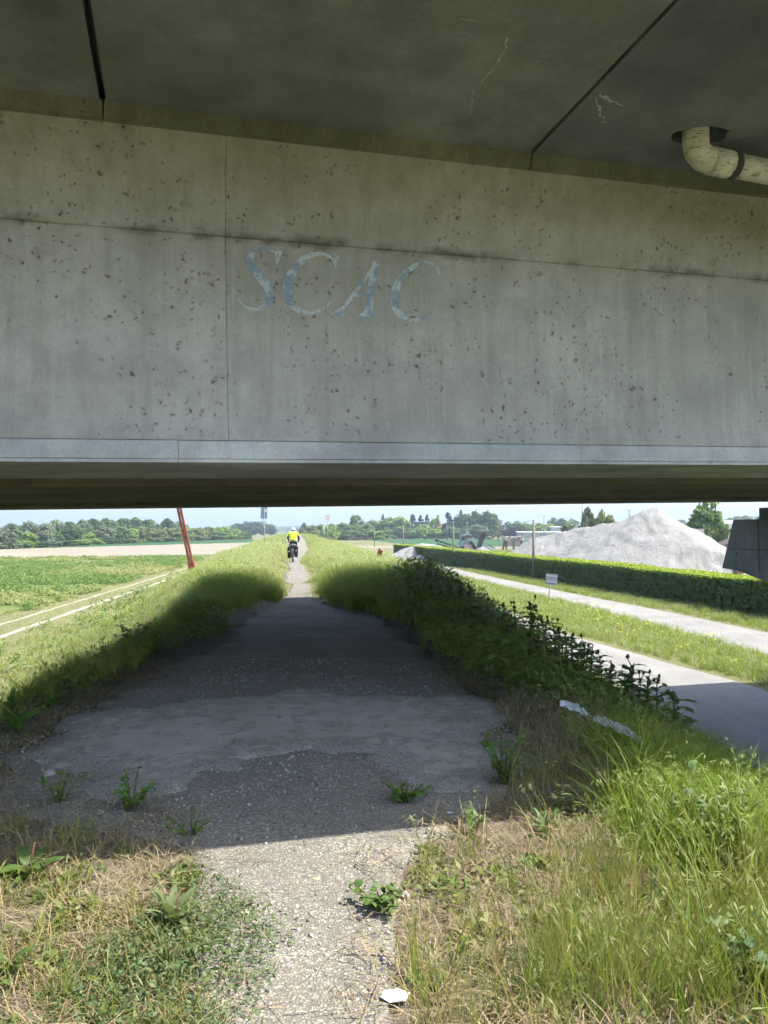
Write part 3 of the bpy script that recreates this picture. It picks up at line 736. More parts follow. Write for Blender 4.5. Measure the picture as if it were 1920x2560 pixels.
m = MB(); m.bar(pm_(1183, 1359, -1.7), pm_(1204, 1388, -2.7), .22, .3); shift(m, cr).build('plate_edge', M_DARKM, cr)
for x0, x1 in ((1152, 1148), (1178, 1182)):
    m = MB(); m.bar(pm_(x0, 1372, -.8), (pm_(x1, 1390, -.8).x, YM - .8, ZL), .25, .25); shift(m, cr).build('leg', M_RUST, cr)
m = MB(); p = pm_(1155, 1353); q = pm_(1170, 1364); m.box2((p.x, YM - 1.03, q.z), (q.x, YM - 1.0, p.z)); shift(m, cr).build('access_panel', M_CONC, cr)
for x0, y0, x1, y1 in ((1153, 1345, 1160, 1349), (1163, 1338, 1173, 1340.5), (1172, 1353, 1180, 1360), (1150, 1366, 1160, 1371)):
    m = MB(); p = pm_(x0, y0); q = pm_(x1, y1); m.box2((p.x, YM - 1.04, q.z), (q.x, YM - .79, p.z)); shift(m, cr).build('opening', M_DARKM, cr)
# conveyors
def conveyor(p0, p1, dy, w, label, mat, legs):
    a = pm_(*p0, dy); b = pm_(*p1, dy)
    e = empty('conveyor', (a.x, a.y, ZL), 0, label, 'conveyor')
    for s in (-1, 1):
        for hh in (0, -.45):
            m = MB(); m.bar(a + Vector((0, s * w / 2, hh)), b + Vector((0, s * w / 2, hh)), .1, .12); shift(m, e).build('rail', mat, e)
    n = 9
    for i in range(n):
        t0 = i / n; t1 = (i + 1) / n
        m = MB(); m.bar(a.lerp(b, t0) + Vector((0, -w / 2, 0)), a.lerp(b, t1) + Vector((0, -w / 2, -.45)), .06, .06); shift(m, e).build('brace', mat, e)
    m = MB(); m.bar(a + Vector((0, 0, .1)), b + Vector((0, 0, .1)), w * .8, .05, (0, 0, 1)); shift(m, e).build('belt', M_DARKM, e)
    for t in legs:
        p = a.lerp(b, t); m = MB(); m.bar(p + Vector((0, -w / 2, -.4)), (p.x + .5, p.y - w / 2, ZL - .1), .1, .1); shift(m, e).build('leg', mat, e)
    m = MB(); m.tube([a + Vector((0, -w / 2 - .05, 0)), a + Vector((0, w / 2 + .05, 0))], .22, 10); shift(m, e).build('roller', M_DARKM, e)
conveyor((1091, 1351), (1160, 1374), .3, .8, 'thin dark slanting conveyor left of the crusher', M_DARKM, (.25, .55, .8))
conveyor((1166, 1336), (1238, 1372), 1.6, 1.0, 'long pale turquoise conveyor sloping down right from the crusher', M_TURQ, (.4, .7))
m = MB(); e = empty('chute', (pm_(1200, 1385).x, YM - 1.2, ZL), 0, 'dark upright tilted chute beside the crusher', 'chute')
a = pm_(1195, 1372, -1.2); b = pm_(1210, 1333, -1.2)
m.bar(a, b, .62, .55, (0, 1, 0)); shift(m, e).build('trunk', M_DARKM, e)
m = MB(); m.bar(a + Vector((-.2, -.3, -.2)), Vector((a.x - .5, a.y - .3, ZL - .1)), .15, .15); m2 = m; shift(m, e).build('leg', M_RUST, e)
m = MB(); m.bar(b - (b - a).normalized() * .15, b + (b - a).normalized() * .05, .72, .65, (0, 1, 0)); shift(m, e).build('rim', M_RUST, e)
m = MB(); mid = a.lerp(b, .42); m.bar(mid, mid + (b - a).normalized() * .12, .70, .62, (0, 1, 0)); shift(m, e).build('band', M_RUST, e)
# stone hopper on the right of the machinery
YH = 125.0
hp = empty('hopper', (at(1283, 1368, YH).x, YH, ZL), 0, 'old concrete hopper heaped with rubble left of the large sand pile', 'hopper')
p = at(1262, 1352, YH); q = at(1307, 1366, YH)
m = MB(); m.box2((p.x, YH, q.z), (q.x, YH + 3, p.z)); shift(m, hp).build('bin', M_CONC, hp)
m = MB(); p1 = at(1254, 1340, YH - .3); p2 = at(1264, 1352, YH - .3); m.bar(p1, p2, .12, 2.6, (0, 1, 0)); shift(m, hp).build('side_plate', M_CONC, hp)
for x0, x1 in ((1262, 1252), (1266, 1266), (1284, 1284), (1304, 1304)):
    m = MB(); m.bar(at(x0, 1352, YH - .1), (at(x1, 1370, YH - .1).x, YH - .1, ZL - .1), .28, .28); shift(m, hp).build('leg', M_RUSTD, hp)
st = MB()
def lump(c, r, seed):
    rr = random.Random(seed); mb = MB(); V = []
    bmq = bmesh.new(); bmesh.ops.create_icosphere(bmq, subdivisions=1, radius=1)
    for v in bmq.verts: v.co *= rr.uniform(.75, 1.15)
    V = [Vector((v.co.x * r[0], v.co.y * r[1], v.co.z * r[2])) + Vector(c) for v in bmq.verts]; F = [tuple(v.index for v in f.verts) for f in bmq.faces]; bmq.free()
    mb.add(V, F); return mb
k = 0
for row in range(4):
    for i in range(13):
        c = at(1263 + i * 3.6 + R.uniform(-1, 1), 1352 - row * 3.1 + R.uniform(-.6, .6), YH + R.uniform(-.2, .5))
        shift(lump(c, (.16 + R.random() * .08, .2, .12 + R.random() * .05), k), hp).build('stone', M_CONC, hp); k += 1

# ------------------------------------------------------------------ hedge
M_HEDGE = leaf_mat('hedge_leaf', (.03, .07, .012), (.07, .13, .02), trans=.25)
M_HEDGET = leaf_mat('hedge_lit_leaf', (.24, .31, .018), (.36, .43, .03), trans=.35)  # sunlit copy of the hedge leaf: sun on the top put into its colour
H0 = Vector((20.4, 35.0)); H1 = Vector((2.8, 133.0)); hd = (H1 - H0); HL = hd.length; hd.normalize(); hn = Vector((-hd.y, hd.x))   # hn points left
hh, hw = 1.9, 2.3
def leaf_quads(P, N, size, rng, asp=.6):
    """one small bent leaf (two triangles as a quad) per point, facing roughly N"""
    n = len(P); N = N + rng.normal(0, .55, (n, 3)); N /= np.linalg.norm(N, axis=1, keepdims=True) + 1e-9
    t = rng.normal(0, 1, (n, 3)); t -= (t * N).sum(1, keepdims=True) * N; t /= np.linalg.norm(t, axis=1, keepdims=True) + 1e-9
    b = np.cross(N, t); s = (size * rng.uniform(.6, 1.3, n))[:, None]
    V = np.stack([P - t * s, P + b * s * asp, P + t * s, P - b * s * asp], 1).reshape(-1, 3)
    return V, np.arange(4 * n).reshape(n, 4)
he = empty('hedge', (H0.x, H0.y, ZL), 0, 'long clipped green hedge running in front of the sand pile', 'hedge')
def hedge_pts(n, face):
    u = RNG.random(n) ** 1.7 * HL
    wob = (vnoise(u, u * 0 + 2, .5, 3) - .5) * .25
    if face == 'front': side = hw / 2 + RNG.normal(0, .07, n) + wob * .5; z = RNG.random(n) * hh; N = np.tile([hn.x, hn.y, .15], (n, 1))
    elif face == 'back': side = -hw / 2 + RNG.normal(0, .07, n); z = RNG.random(n) * hh; N = np.tile([-hn.x, -hn.y, .15], (n, 1))
    else: side = (RNG.random(n) - .5) * (hw + .1); z = hh + RNG.normal(0, .045, n) + wob * .45 + (vnoise(u, side * 3, 2.2, 2) - .5) * .12; N = np.tile([0, 0, 1.], (n, 1))
    P = np.stack([hd.x * u + hn.x * side, hd.y * u + hn.y * side, z + (vnoise(u, u * 0, .15, 2) - .5) * .15], 1)
    return P, N
for nm, n, mat, fc in (('foliage', 46000, M_HEDGE, 'front'), ('foliage', 9000, M_HEDGE, 'back'), ('lit_top', 40000, M_HEDGET, 'top')):  # top leaves are the same foliage, painted as sunlit
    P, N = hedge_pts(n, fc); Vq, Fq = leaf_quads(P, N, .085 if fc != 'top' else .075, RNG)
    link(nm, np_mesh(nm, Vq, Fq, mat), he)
core = MB(); cc = [(-hw / 2 + .1, 0), (hw / 2 - .1, 0), (hw / 2 - .1, hh - .1), (-hw / 2 + .1, hh - .1)]
V = []
for u in (0, HL): V += [(hd.x * u + hn.x * s, hd.y * u + hn.y * s, z) for s, z in cc]
core.add(V, [(0, 1, 2, 3), (7, 6, 5, 4)] + [(i, (i + 1) % 4, 4 + (i + 1) % 4, 4 + i) for i in range(4)])
core.build('inner_twigs', simple('hedge_twigs', (.018, .025, .010), .95), he)

# ------------------------------------------------------------------ poles, wires, signs
M_WOOD = simple('weathered_pole_wood', (.20, .165, .125), .9, .3, 8.0)
M_GALV = simple('galvanised_pole', (.40, .42, .43), .5, .15, 12.0, .4)
M_SIGNB = simple('sign_back_grey', (.22, .24, .27), .6, .12, 9.0, .3)
M_WHITE = simple('sign_white', (.78, .78, .76), .5, .05, 5.0)
M_RED = simple('sign_red', (.55, .04, .03), .5, .1, 5.0)
M_WIRE = simple('wire', (.04, .04, .045), .6, .1)
def utility_pole(px, top, base, Y, label, r=.11, arm=False, zb=ZL, lean=0.0, mat=None):
    a = at(px, base, Y); b = at(px + lean, top, Y)
    e = empty('utility_pole', (a.x, Y, zb), 0, label, 'utility pole')
    m = MB(); m.tube([(0, 0, -.3), (0, 0, (b.z - zb) * .5), (b.x - a.x, 0, b.z - zb)], [r, r * .9, r * .75], 10); m.build('shaft', mat or M_WOOD, e, True)
    if arm:
        m = MB(); m.bar((-.6, 0, b.z - zb - .5), (.6, 0, b.z - zb - .5), .09, .09); m.build('cross_arm', M_WOOD, e)
        for x in (-.5, .5):
            m = MB(); m.tube([(x, 0, b.z - zb - .45), (x, 0, b.z - zb - .2)], .06, 8); m.build('insulator', M_WHITE, e)
    else:
        m = MB(); m.tube([(0, -r, b.z - zb - .35), (0, -r - .1, b.z - zb - .35), (0, -r - .1, b.z - zb - .2)], .025, 6); m.build('bracket', M_GALV, e)
    return b
tops = []
tops.append(utility_pole(1334, 1300, 1445, 68, 'nearest tall wooden pole at the hedge in front of the sand pile', .13))
tops.append(utility_pole(1133, 1313, 1415, 96, 'slimmer wooden pole at the hedge in front of the crusher', .12, lean=1))
tops.append(utility_pole(1008, 1318, 1380, 130, 'wooden pole left of the low sand heap', .12))
tops.append(utility_pole(936, 1320, 1350, 200, 'small far pole right of the red stump', .12))
utility_pole(1246, 1297, 1347, 300, 'thin far pole in the green field right of the dark tree clump', .14, mat=M_WOOD)
utility_pole(1360, 1288, 1340, 290, 'far pole with cross arm left of the sand ridge', .15, True)
utility_pole(1168, 1306, 1345, 330, 'faint far pole in front of the dark conifers', .14)
utility_pole(1573, 1272, 1330, 260, 'far pole with cross arm rising behind the sand ridge', .22, True)
utility_pole(1118, 1310, 1345, 340, 'faint far pole left of the yellow tree', .14)
utility_pole(838, 1312, 1348, 190, 'thin far pole right of the round prohibition sign', .1, zb=-2.5)
def wire(pts, label, sag=.8):
    m = MB(); L = []
    for a, b in zip(pts[:-1], pts[1:]):
        for k in range(13):
            t = k / 12; p = a.lerp(b, t); L.append(p - Vector((0, 0, sag * 4 * t * (1 - t))))
    m.tube(L, .012, 4); tag(m.build('overhead_wire', M_WIRE), label, 'wire')
wire(tops, 'thin overhead wire strung along the wooden hedge poles', .5)
wire([at(1100, 1296, 290), at(1360, 1291, 290), at(1573, 1276, 260), at(1960, 1262, 250)], 'thin far power line above the sand pile', 1.2)

# square direction sign seen from behind beside the lower road
s0 = on(1370, 1491, ZL); s0.y = 50; s0.x = at(1370, 1491, 50).x
e = empty('road_sign', (s0.x, 50, ZL), math.radians(10), 'grey back of square sign on leaning post by the hedge road', 'sign')
tp = at(1380, 1436, 50); dx = tp.x - s0.x; dz_ = tp.z - ZL
m = MB(); m.tube([(0, 0, -.2), (dx, 0, dz_)], .035, 8); m.build('post', M_GALV, e, True)
ce = Vector((dx * .84, -.05, dz_ - .30)); rt = Matrix.Rotation(math.radians(8), 3, 'Y')
m = MB(); m.box(ce + Vector((-.2, 0, 0)), (.39, .02, .72), rt); m.build('panel', M_SIGNB, e)
m = MB(); m.box(ce + Vector((.2, 0, -.05)), (.39, .02, .72), rt); m.build('panel', M_SIGNB, e)
for zz in (-.2, .18):
    m = MB(); m.box(ce + Vector((0, -.02, zz)), (.75, .02, .05), rt); m.build('bracket', M_GALV, e)
# sign on the dyke seen from behind, left of the path
Ys = 66.0; b = at(664, 1376, Ys); t = at(658, 1262, Ys)
e = empty('path_sign', (b.x, Ys, b.z), math.radians(4), 'dark back of sign on thin pole at the left of the path', 'sign')
m = MB(); m.tube([(0, 0, -.4), (t.x - b.x, 0, t.z - b.z)], .035, 8); m.build('pole', M_GALV, e, True)
p0 = at(652, 1297, Ys); 
m = MB(); m.box2((p0.x - b.x, -.06, p0.z - b.z), (p0.x - b.x + .3, -.035, p0.z - b.z + 1.25)); m.build('panel', M_SIGNB, e)
m = MB(); m.box2((p0.x - b.x + .33, -.06, p0.z - b.z), (p0.x - b.x + .55, -.035, p0.z - b.z + 1.25)); m.build('panel', simple('sign_back_blue', (.20, .25, .33), .5, .1), e)
m = MB(); m.box2((p0.x - b.x + .36, -.068, p0.z - b.z + .6), (p0.x - b.x + .48, -.062, p0.z - b.z + .78)); m.build('sticker', M_WHITE, e)
for zz in (.35, .95):
    m = MB(); m.box2((p0.x - b.x, -.034, p0.z - b.z + zz), (p0.x - b.x + .55, -.01, p0.z - b.z + zz + .05)); m.build('bracket', M_GALV, e)
# prohibition sign facing the camera, right of the path
Yp = 104.0; b = at(820, 1352, Yp); c_ = at(818.5, 1295, Yp)
e = empty('prohibition_sign', (b.x, Yp, b.z), 0, 'white square sign with red ring on pole right of the path', 'sign')
m = MB(); m.tube([(0, 0, -.5), (c_.x - b.x, 0, c_.z - b.z + .3)], .035, 8); m.build('pole', M_GALV, e, True)
cx, cz = c_.x - b.x, c_.z - b.z
m = MB(); m.box((cx, -.05, cz), (.62, .02, .84)); m.build('panel', M_WHITE, e)
m = MB(); m.torus((cx, -.065, cz + .02), .20, .028, 'x', 28, 6); m.v = [(cx + (y + .065), -.065 + (x - cx) * .15, z) for x, y, z in m.v]; m.build('red_ring', M_RED, e)
for s in (-1, 1):
    m = MB(); m.box((cx + s * .30, -.064, cz), (.02, .006, .84)); m.build('border', M_RED, e)
    m = MB(); m.box((cx, -.0645, cz + s * .41), (.58, .006, .02)); m.build('border', M_RED, e)
e = empty('marker_pole', (at(810, 1346, 100).x, 100, at(810, 1352, 100).z), 0, 'thin bare metal pole just left of the prohibition sign', 'pole')
m = MB(); hgt = at(810, 1312, 100).z - e.location.z
m.tube([(0, 0, -.4), (0, 0, hgt)], .04, 8); m.build('shaft', M_GALV, e, True)
m = MB(); m.tube([(0, 0, hgt), (0, 0, hgt + .03)], [.05, .03], 8); m.build('cap', M_GALV, e, True)

# rusty leaning barrier post on the left, broken stump on the right
Yb = 34.0; b = at(483, 1432, Yb); t = at(452, 1290, Yb)
e = empty('barrier_post', (b.x, Yb, b.z), 0, 'tall leaning rusty red double-bar post left of the path', 'post')
dv = (t - b); up = dv.normalized(); T = up * 4.6
M_RED2 = simple('rust_red_paint', (.26, .075, .042), .75, .45, 9.0)
sd = Vector((1, 0, 0))
for s in (-1, 1):
    m = MB(); m.bar(up * .42 + sd * .068 * s, T + sd * .064 * s, .085, .12, (0, 1, 0)); m.build('bar', M_RED2, e)
for k in (.5, 1.6, 2.7, 3.8):
    m = MB(); m.bar(up * k - sd * .03, up * k + sd * .03, .05, .06); m.build('spacer', M_RUST, e)
m = MB()
bx = Matrix.Rotation(math.radians(-12), 3, 'Y')
m.box(up * .22, (.29, .22, .52), bx); m.build('base_box', M_RED2, e, bevel=.015)
m = MB(); m.box(up * .47 + Vector((-.02, -.0, 0)), (.20, .16, .06), bx); m.build('collar', M_RUST, e)
m = MB(); m.tube([(0, 0, -.6), up * .1], .09, 8); m.build('stub', M_RUST, e)
Yt = 32.0; b = at(945, 1410, Yt); t = at(951, 1375, Yt)
e = empty('post_stump', (b.x, Yt, b.z), 0, 'short broken rusty post in the grass right of the path', 'post')
dv = t - b
m = MB(); m.bar(dv.normalized() * -.4, dv, .20, .16, (0, 1, 0)); m.build('stump', M_RED2, e, bevel=.012)
m = MB(); m.bar(dv + Vector((-.05, 0, -.02)), dv + Vector((-.04, 0, .07)), .08, .12, (0, 1, 0)); m.build('torn_lip', M_RUST, e)
m = MB(); m.tube([dv * .85 + Vector((0, -.085, 0)), dv * .85 + Vector((0, -.06, 0))], .022, 8); m.build('bolt_hole', M_DARKM, e)

# ------------------------------------------------------------------ far buildings
M_WALL_ = simple('house_wall', (.50, .46, .40), .9, .12, 1.0); M_ROOF = simple('roof_tile_red', (.22, .14, .115), .9, .2, 1.2); M_GLASS = simple('window_dark', (.04, .05, .06), .25, .1)
M_GREYB = simple('shed_grey', (.33, .34, .34), .8, .12, .7)
def house(px, py_base, py_eave, Y, w, d, label, roof=1.6, wall=M_WALL_, nwin=3, zb=None, roofm=M_ROOF):
    b = at(px, py_base, Y); h = at(px, py_eave, Y).z - (zb if zb is not None else ZL)
    e = empty('house', (b.x, Y, zb if zb is not None else ZL), 0, label, 'building')
    m = MB(); m.box2((-w / 2, 0, -.3), (w / 2, d, h)); m.build('wall', wall, e)
    m = MB(); o_ = .35
    m.add([(-w / 2 - o_, -o_, h + .003), (w / 2 + o_, -o_, h + .003), (w / 2 + o_, d + o_, h + .003), (-w / 2 - o_, d + o_, h + .003), (-w / 2 - o_, d / 2, h + roof), (w / 2 + o_, d / 2, h + roof)],
          [(0, 1, 5, 4), (2, 3, 4, 5), (0, 4, 3), (1, 2, 5), (3, 2, 1, 0)]); m.build('roof', roofm, e)
    for i in range(nwin):
        x = -w / 2 + w * (i + .5) / nwin
        m = MB(); m.box2((x - .5, -.04, h * .45), (x + .5, -.01, h * .45 + 1.3)); f_ = m.build('window', M_WHITE, e)
        m = MB(); m.box2((x - .4, -.055, h * .45 + .1), (x + .4, -.045, h * .45 + 1.2)); m.build('pane', M_GLASS, f_)
house(866, 1345, 1336, 330, 14, 9, 'long low pale building before the left hedgerow trees', .8, M_WALL_, 4, roofm=M_GREYB)
house(1403, 1345, 1318, 400, 11, 8, 'grey block house right of the far tree row', .5, M_GREYB, 2, roofm=M_GREYB)
house(1352, 1345, 1331, 395, 24, 6, 'long low grey shed beside the grey block house', .6, M_GREYB, 5, roofm=M_GREYB)
house(1894, 1320, 1310, 520, 22, 12, 'red roofed farmhouse at the far right beside the pier', 2.6, nwin=5)
house(1846, 1320, 1309, 560, 20, 12, 'pale house left of the red roofed farmhouse', 2.5, nwin=3, roofm=M_GREYB)
house(1535, 1320, 1318, 540, 26, 12, 'dull roofed house half hidden behind the sand ridge', 2.0, nwin=3)
house(1174, 1345, 1320, 402, 9, 8, 'small brown roofed house among the dark conifers', 2.5, nwin=1)
# timber shed and fence posts beside the pile, seen under the pier cap
e = empty('shed', (at(1712, 1345, 98).x, 98, ZL), math.radians(-20), 'dark roofed timber shed behind the right slope of the sand pile', 'shed')
m = MB(); m.box2((-2, 0, 0), (2, 3, 3.3)); m.build('wall', M_WOOD, e)
m = MB(); m.add([(-2.4, -.4, 3.2), (2.4, -.4, 3.2), (2.4, 3.4, 4.4), (-2.4, 3.4, 4.4), (-2.4, -.4, 3.35), (2.4, -.4, 3.35), (2.4, 3.4, 4.55), (-2.4, 3.4, 4.55)],
                [(3, 2, 1, 0), (4, 5, 6, 7), (0, 1, 5, 4), (1, 2, 6, 5), (2, 3, 7, 6), (3, 0, 4, 7)]); m.build('roof', M_RUSTD, e)
M_BARN = simple('barn_timber', (.085, .07, .06), .9, .3, 4)
e = empty('lean_to', (at(1815, 1390, 90).x, 90, ZL), 0, 'dark timber lean-to roof frame right of the sand pile', 'shed')
b0 = at(1785, 1372, 90) - e.location; b1 = at(1840, 1350, 90) - e.location
m = MB(); m.bar(b0, b1, .5, 3, (0, 1, 0)); m.build('roof', M_BARN, e)
for x in (.1, .5, .9):
    p = b0.lerp(b1, x); m = MB(); m.bar((p.x, 0, -.2), (p.x, 0, p.z), .2, .2); m.build('post', M_BARN, e)
m = MB(); m.bar(b0 + Vector((.3, 0, -1.3)), b0.lerp(b1, .8), .15, .15); m.build('strut', M_WOOD, e)
M_ORW = simple('orange_wood', (.28, .12, .05), .8, .2)
for i, (x, c, lb) in enumerate(((1838, M_BARN, 'dark plank post under the pier cap, leftmost'), (1852, M_ORW, 'orange brown post under the pier cap'), (1880, M_BARN, 'broad dark post under the pier cap, right of the orange one'))):
    p = at(x, 1445, 60); e = empty('fence_post', (p.x, 60, ZL), 0, lb, 'post')
    m = MB(); m.box2((-.16, -.1, -.2), (.16, .1, 2.45)); m.build('shaft', c, e)
    m = MB(); m.box2((-.2, -.13, 2.452), (.2, .13, 2.52)); m.build('cap', c, e)
# far viaduct and hills on the horizon
m = MB(); v = empty('viaduct', (at(715, 1325, 900).x, 900, ZL), 0, 'distant pale viaduct on the horizon beyond the cyclist', 'bridge')
m.box2((-60, 0, 5.2), (45, 8, 6.4)); m.build('deck', M_GREYB, v)
for i in range(8):
    m = MB(); m.box2((-52 + i * 13, 2, -.2), (-50.5 + i * 13, 6, 5.2)); m.build('pillar', M_GREYB, v)
def hills(name, Y, x0, x1, h, seed, mat):
    xs = np.linspace(x0, x1, 160); t = (xs - x0) / (x1 - x0)
    hh_ = h * (vnoise(xs * .004 + seed, xs * 0 + seed, 1.0, 4)) * np.sin(np.pi * t) ** .5
    V = []; F = []
    for i, x in enumerate(xs):
        V += [(x, Y - 120, ZL - 1), (x, Y, ZL + hh_[i]), (x, Y + 250, ZL - 1)]
    for i in range(len(xs) - 1):
        for j in range(2): F.append((i * 3 + j, (i + 1) * 3 + j, (i + 1) * 3 + j + 1, i * 3 + j + 1))
    return tag(link(name, np_mesh(name, V, F, mat, True)), kind='structure')
M_HILL = field_mat('hill_woods', (.045, .07, .03), (.075, .10, .04), .02, fine=.15)
hills('hills', 1500, -900, 500, 22, 3.1, M_HILL)
hills('hills', 1200, 420, 900, 46, 8.4, M_HILL)

# ------------------------------------------------------------------ trees
def crown_mesh(name, seed, shape, mat, n_clump=46, per=70, leaf=.055, gap=.0):
    """unit crown: x, y in -0.5..0.5, z in 0..1; leaf-sized faces on many small clumps"""
    rng = np.random.default_rng(seed); C = []; RR = []
    while len(C) < n_clump:
        p = rng.uniform(-1, 1, 3)
        if shape == 'round':
            if np.linalg.norm(p) > 1 or np.linalg.norm(p) < .45: continue
            c = np.array([p[0] * .40, p[1] * .40, .5 + p[2] * .42]); r = rng.uniform(.10, .19)
        elif shape == 'tall':
            t = rng.random(); w = math.sin(math.pi * min(1, t * .9 + .12)) ** .7
            a = rng.uniform(0, 6.28); q = rng.uniform(.5, 1.0)
            c = np.array([math.cos(a) * w * .36 * q, math.sin(a) * w * .36 * q, .06 + t * .88]); r = rng.uniform(.07, .14)
        elif shape == 'conifer':
            t = rng.random() ** 1.3; w = (1 - t) * .9 + .06
            a = rng.uniform(0, 6.28); q = rng.uniform(.45, 1.0)
            c = np.array([math.cos(a) * w * .44 * q, math.sin(a) * w * .44 * q, .03 + t * .94 - .05 * q]); r = rng.uniform(.05, .10) * (1.15 - .8 * t)
        elif shape == 'low':
            if np.linalg.norm(p[:2]) > 1: continue
            hgt = math.sqrt(max(0, 1 - p[0] ** 2 * .8)); c = np.array([p[0] * .45, p[1] * .42, rng.random() ** .7 * .86 * hgt]); r = rng.uniform(.09, .17)
        elif shape == 'umbrella':
            a = rng.uniform(0, 6.28); q = math.sqrt(rng.random())
            c = np.array([math.cos(a) * q * .42, math.sin(a) * q * .42, .72 + .2 * (1 - q * q) + rng.uniform(-.12, .06)]); r = rng.uniform(.10, .16)
        C.append(c); RR.append(r)
    C = np.array(C); RR = np.array(RR)
    k = rng.integers(0, len(C), n_clump * per)
    d = rng.normal(0, 1, (len(k), 3)); d /= np.linalg.norm(d, axis=1, keepdims=True)
    d[:, 2] = d[:, 2] * .75 + .12
    P = C[k] + d * (RR[k] * rng.uniform(.55, 1.08, len(k)))[:, None]
    V, F = leaf_quads(P, d * .8 + np.array([0, 0, .35]), leaf, rng, .7)
    return np_mesh(name, V, F, mat), C
def trunk_mesh(name, C, mat, r=.022, seed=0, base=0.0):
    rr = random.Random(seed); m = MB(); top = float(C[:, 2].max()) * .8
    pts = [Vector((0, 0, -.06))]; x = y = 0
    for i in range(1, 6):
        x += rr.uniform(-.02, .02); y += rr.uniform(-.02, .02); pts.append(Vector((x, y, top * i / 5)))
    m.tube(pts, [r * (1.15 - .18 * i) for i in range(6)], 7)
    for i in rr.sample(range(len(C)), min(12, len(C))):
        c = Vector(C[i]); t = max(.15, min(.9, (c.z - .14) / top)); q = pts[0].lerp(pts[-1], t)
        m.tube([q, q.lerp(c, .5) + Vector((0, 0, -.02)), c], [r * .45, r * .3, r * .12], 5)
    return m.mesh(name, mat, True)
M_BARK = simple('tree_bark', (.13, .105, .08), .95, .3, 10)
LM = {
 'mid': leaf_mat('leaf_mid_green', (0.065, 0.116, 0.034), (0.132, 0.194, 0.059)),
 'dark': leaf_mat('leaf_dark_green', (0.031, 0.065, 0.025), (0.070, 0.116, 0.040)),
 'grey': leaf_mat('leaf_grey_green', (0.116, 0.147, 0.093), (0.217, 0.248, 0.163)),
 'light': leaf_mat('leaf_light_green', (0.155, 0.240, 0.046), (0.264, 0.357, 0.078)),
 'olive': leaf_mat('leaf_olive', (0.132, 0.155, 0.050), (0.217, 0.232, 0.085)),
 'conif': leaf_mat('leaf_conifer', (0.028, 0.053, 0.031), (0.054, 0.085, 0.050), trans=.15),
 'yellow': leaf_mat('leaf_yellow', (.42, .36, .02), (.52, .46, .05)),
}
PROTO = {}
def proto(shape, tone, v=0):
    key = (shape, tone, v)
    if key not in PROTO:
        me, C = crown_mesh('crown', sum(map(ord, shape)) * 7 + v * 31 + len(PROTO), shape, LM[tone], {'conifer': 60, 'tall': 52, 'low': 44, 'umbrella': 30}.get(shape, 48), 62, {'conifer': .038, 'tall': .042}.get(shape, .05))
        PROTO[key] = (me, trunk_mesh('trunk', C, M_BARK, .02, v))
    return PROTO[key]
LOOK = {('round', 'mid'): 'mid green round-crowned tree', ('round', 'dark'): 'dark green round-crowned tree', ('round', 'grey'): 'silvery grey-green tree', ('round', 'light'): 'light green round-crowned tree',
        ('round', 'olive'): 'olive green tree', ('tall', 'mid'): 'tall mid green poplar', ('tall', 'dark'): 'tall dark green poplar', ('tall', 'grey'): 'tall grey-green poplar', ('tall', 'light'): 'tall light green tree',
        ('tall', 'olive'): 'tall olive green tree', ('tall', 'yellow'): 'narrow bright yellow tree', ('conifer', 'conif'): 'dark pointed conifer', ('conifer', 'dark'): 'dark green conifer', ('low', 'mid'): 'low mid green bush', ('low', 'light'): 'low light green bush',
        ('low', 'grey'): 'low silvery bush', ('low', 'olive'): 'low olive bush', ('low', 'dark'): 'low dark bush', ('umbrella', 'conif'): 'dark flat-topped pine', ('tall', 'conif'): 'narrow dark cypress'}
TREES = []
def tree(px, top, Y, wpx, shape, tone, row, zb=ZL, v=None, base=None):
    TREES.append([px, top, Y, wpx, shape, tone, row, zb, v])
def flush(row_names):
    cnt = {}
    for t in sorted(TREES, key=lambda t: t[0]):
        px, top, Y, wpx, shape, tone, row, zb, v = t
        i = cnt.get((row, shape, tone), 0); cnt[(row, shape, tone)] = i + 1
        tot = sum(1 for q in TREES if (q[6], q[4], q[5]) == (row, shape, tone))
        look = LOOK[(shape, tone)]; where = row_names[row]
        lab = f'{look} {where}' if tot == 1 else f'{look}, {ordinal(i)} from left, {where}'
        p = at(px, 1340, Y); h = at(px, top, Y).z - zb; w = wpx / 1920 * Y
        e = empty('bush' if shape == 'low' else 'tree', (p.x, Y, zb), R.uniform(0, 6.28), lab, 'bush' if shape == 'low' else 'tree', 'plants ' + where)
        cm, tm = proto(shape, tone, v if v is not None else R.randrange(2))
        c = link('crown', cm, e); c.scale = (w, w, h)
        k = link('trunk', tm, e); k.scale = (w, w, h)
ROWS = {'L': 'in the wood beyond the bare field', 'LB': 'at the back of the left wood', 'LS': 'along the front edge of the left wood', 'FC': 'in the far clump left of the path sign', 'RH': 'in the hedgerow behind the prohibition sign', 'RM': 'in the far row past the wheat',
        'RB': 'in the far belt left of the pile', 'RP': 'behind the sand pile', 'RF': 'on the far right horizon'}
def depth_left(px): return 172 + (px / 640.0) ** 1.3 * 190
tr = random.Random(5)
# left wood, back row
for i, px in enumerate(range(-30, 470, 34)):
    tp = {0: 1316, 1: 1312, 2: 1310, 3: 1306, 4: 1303, 5: 1300, 6: 1301, 7: 1300, 8: 1293, 9: 1296, 10: 1292, 11: 1294, 12: 1297, 13: 1298, 14: 1304}.get(i, 1305)
    tree(px + tr.uniform(-6, 6), tp + tr.uniform(-2, 2), depth_left(max(px, 0)) + 55, tr.uniform(56, 70), tr.choice(['round', 'round', 'tall']), tr.choice(['mid', 'grey', 'mid', 'dark']), 'LB')
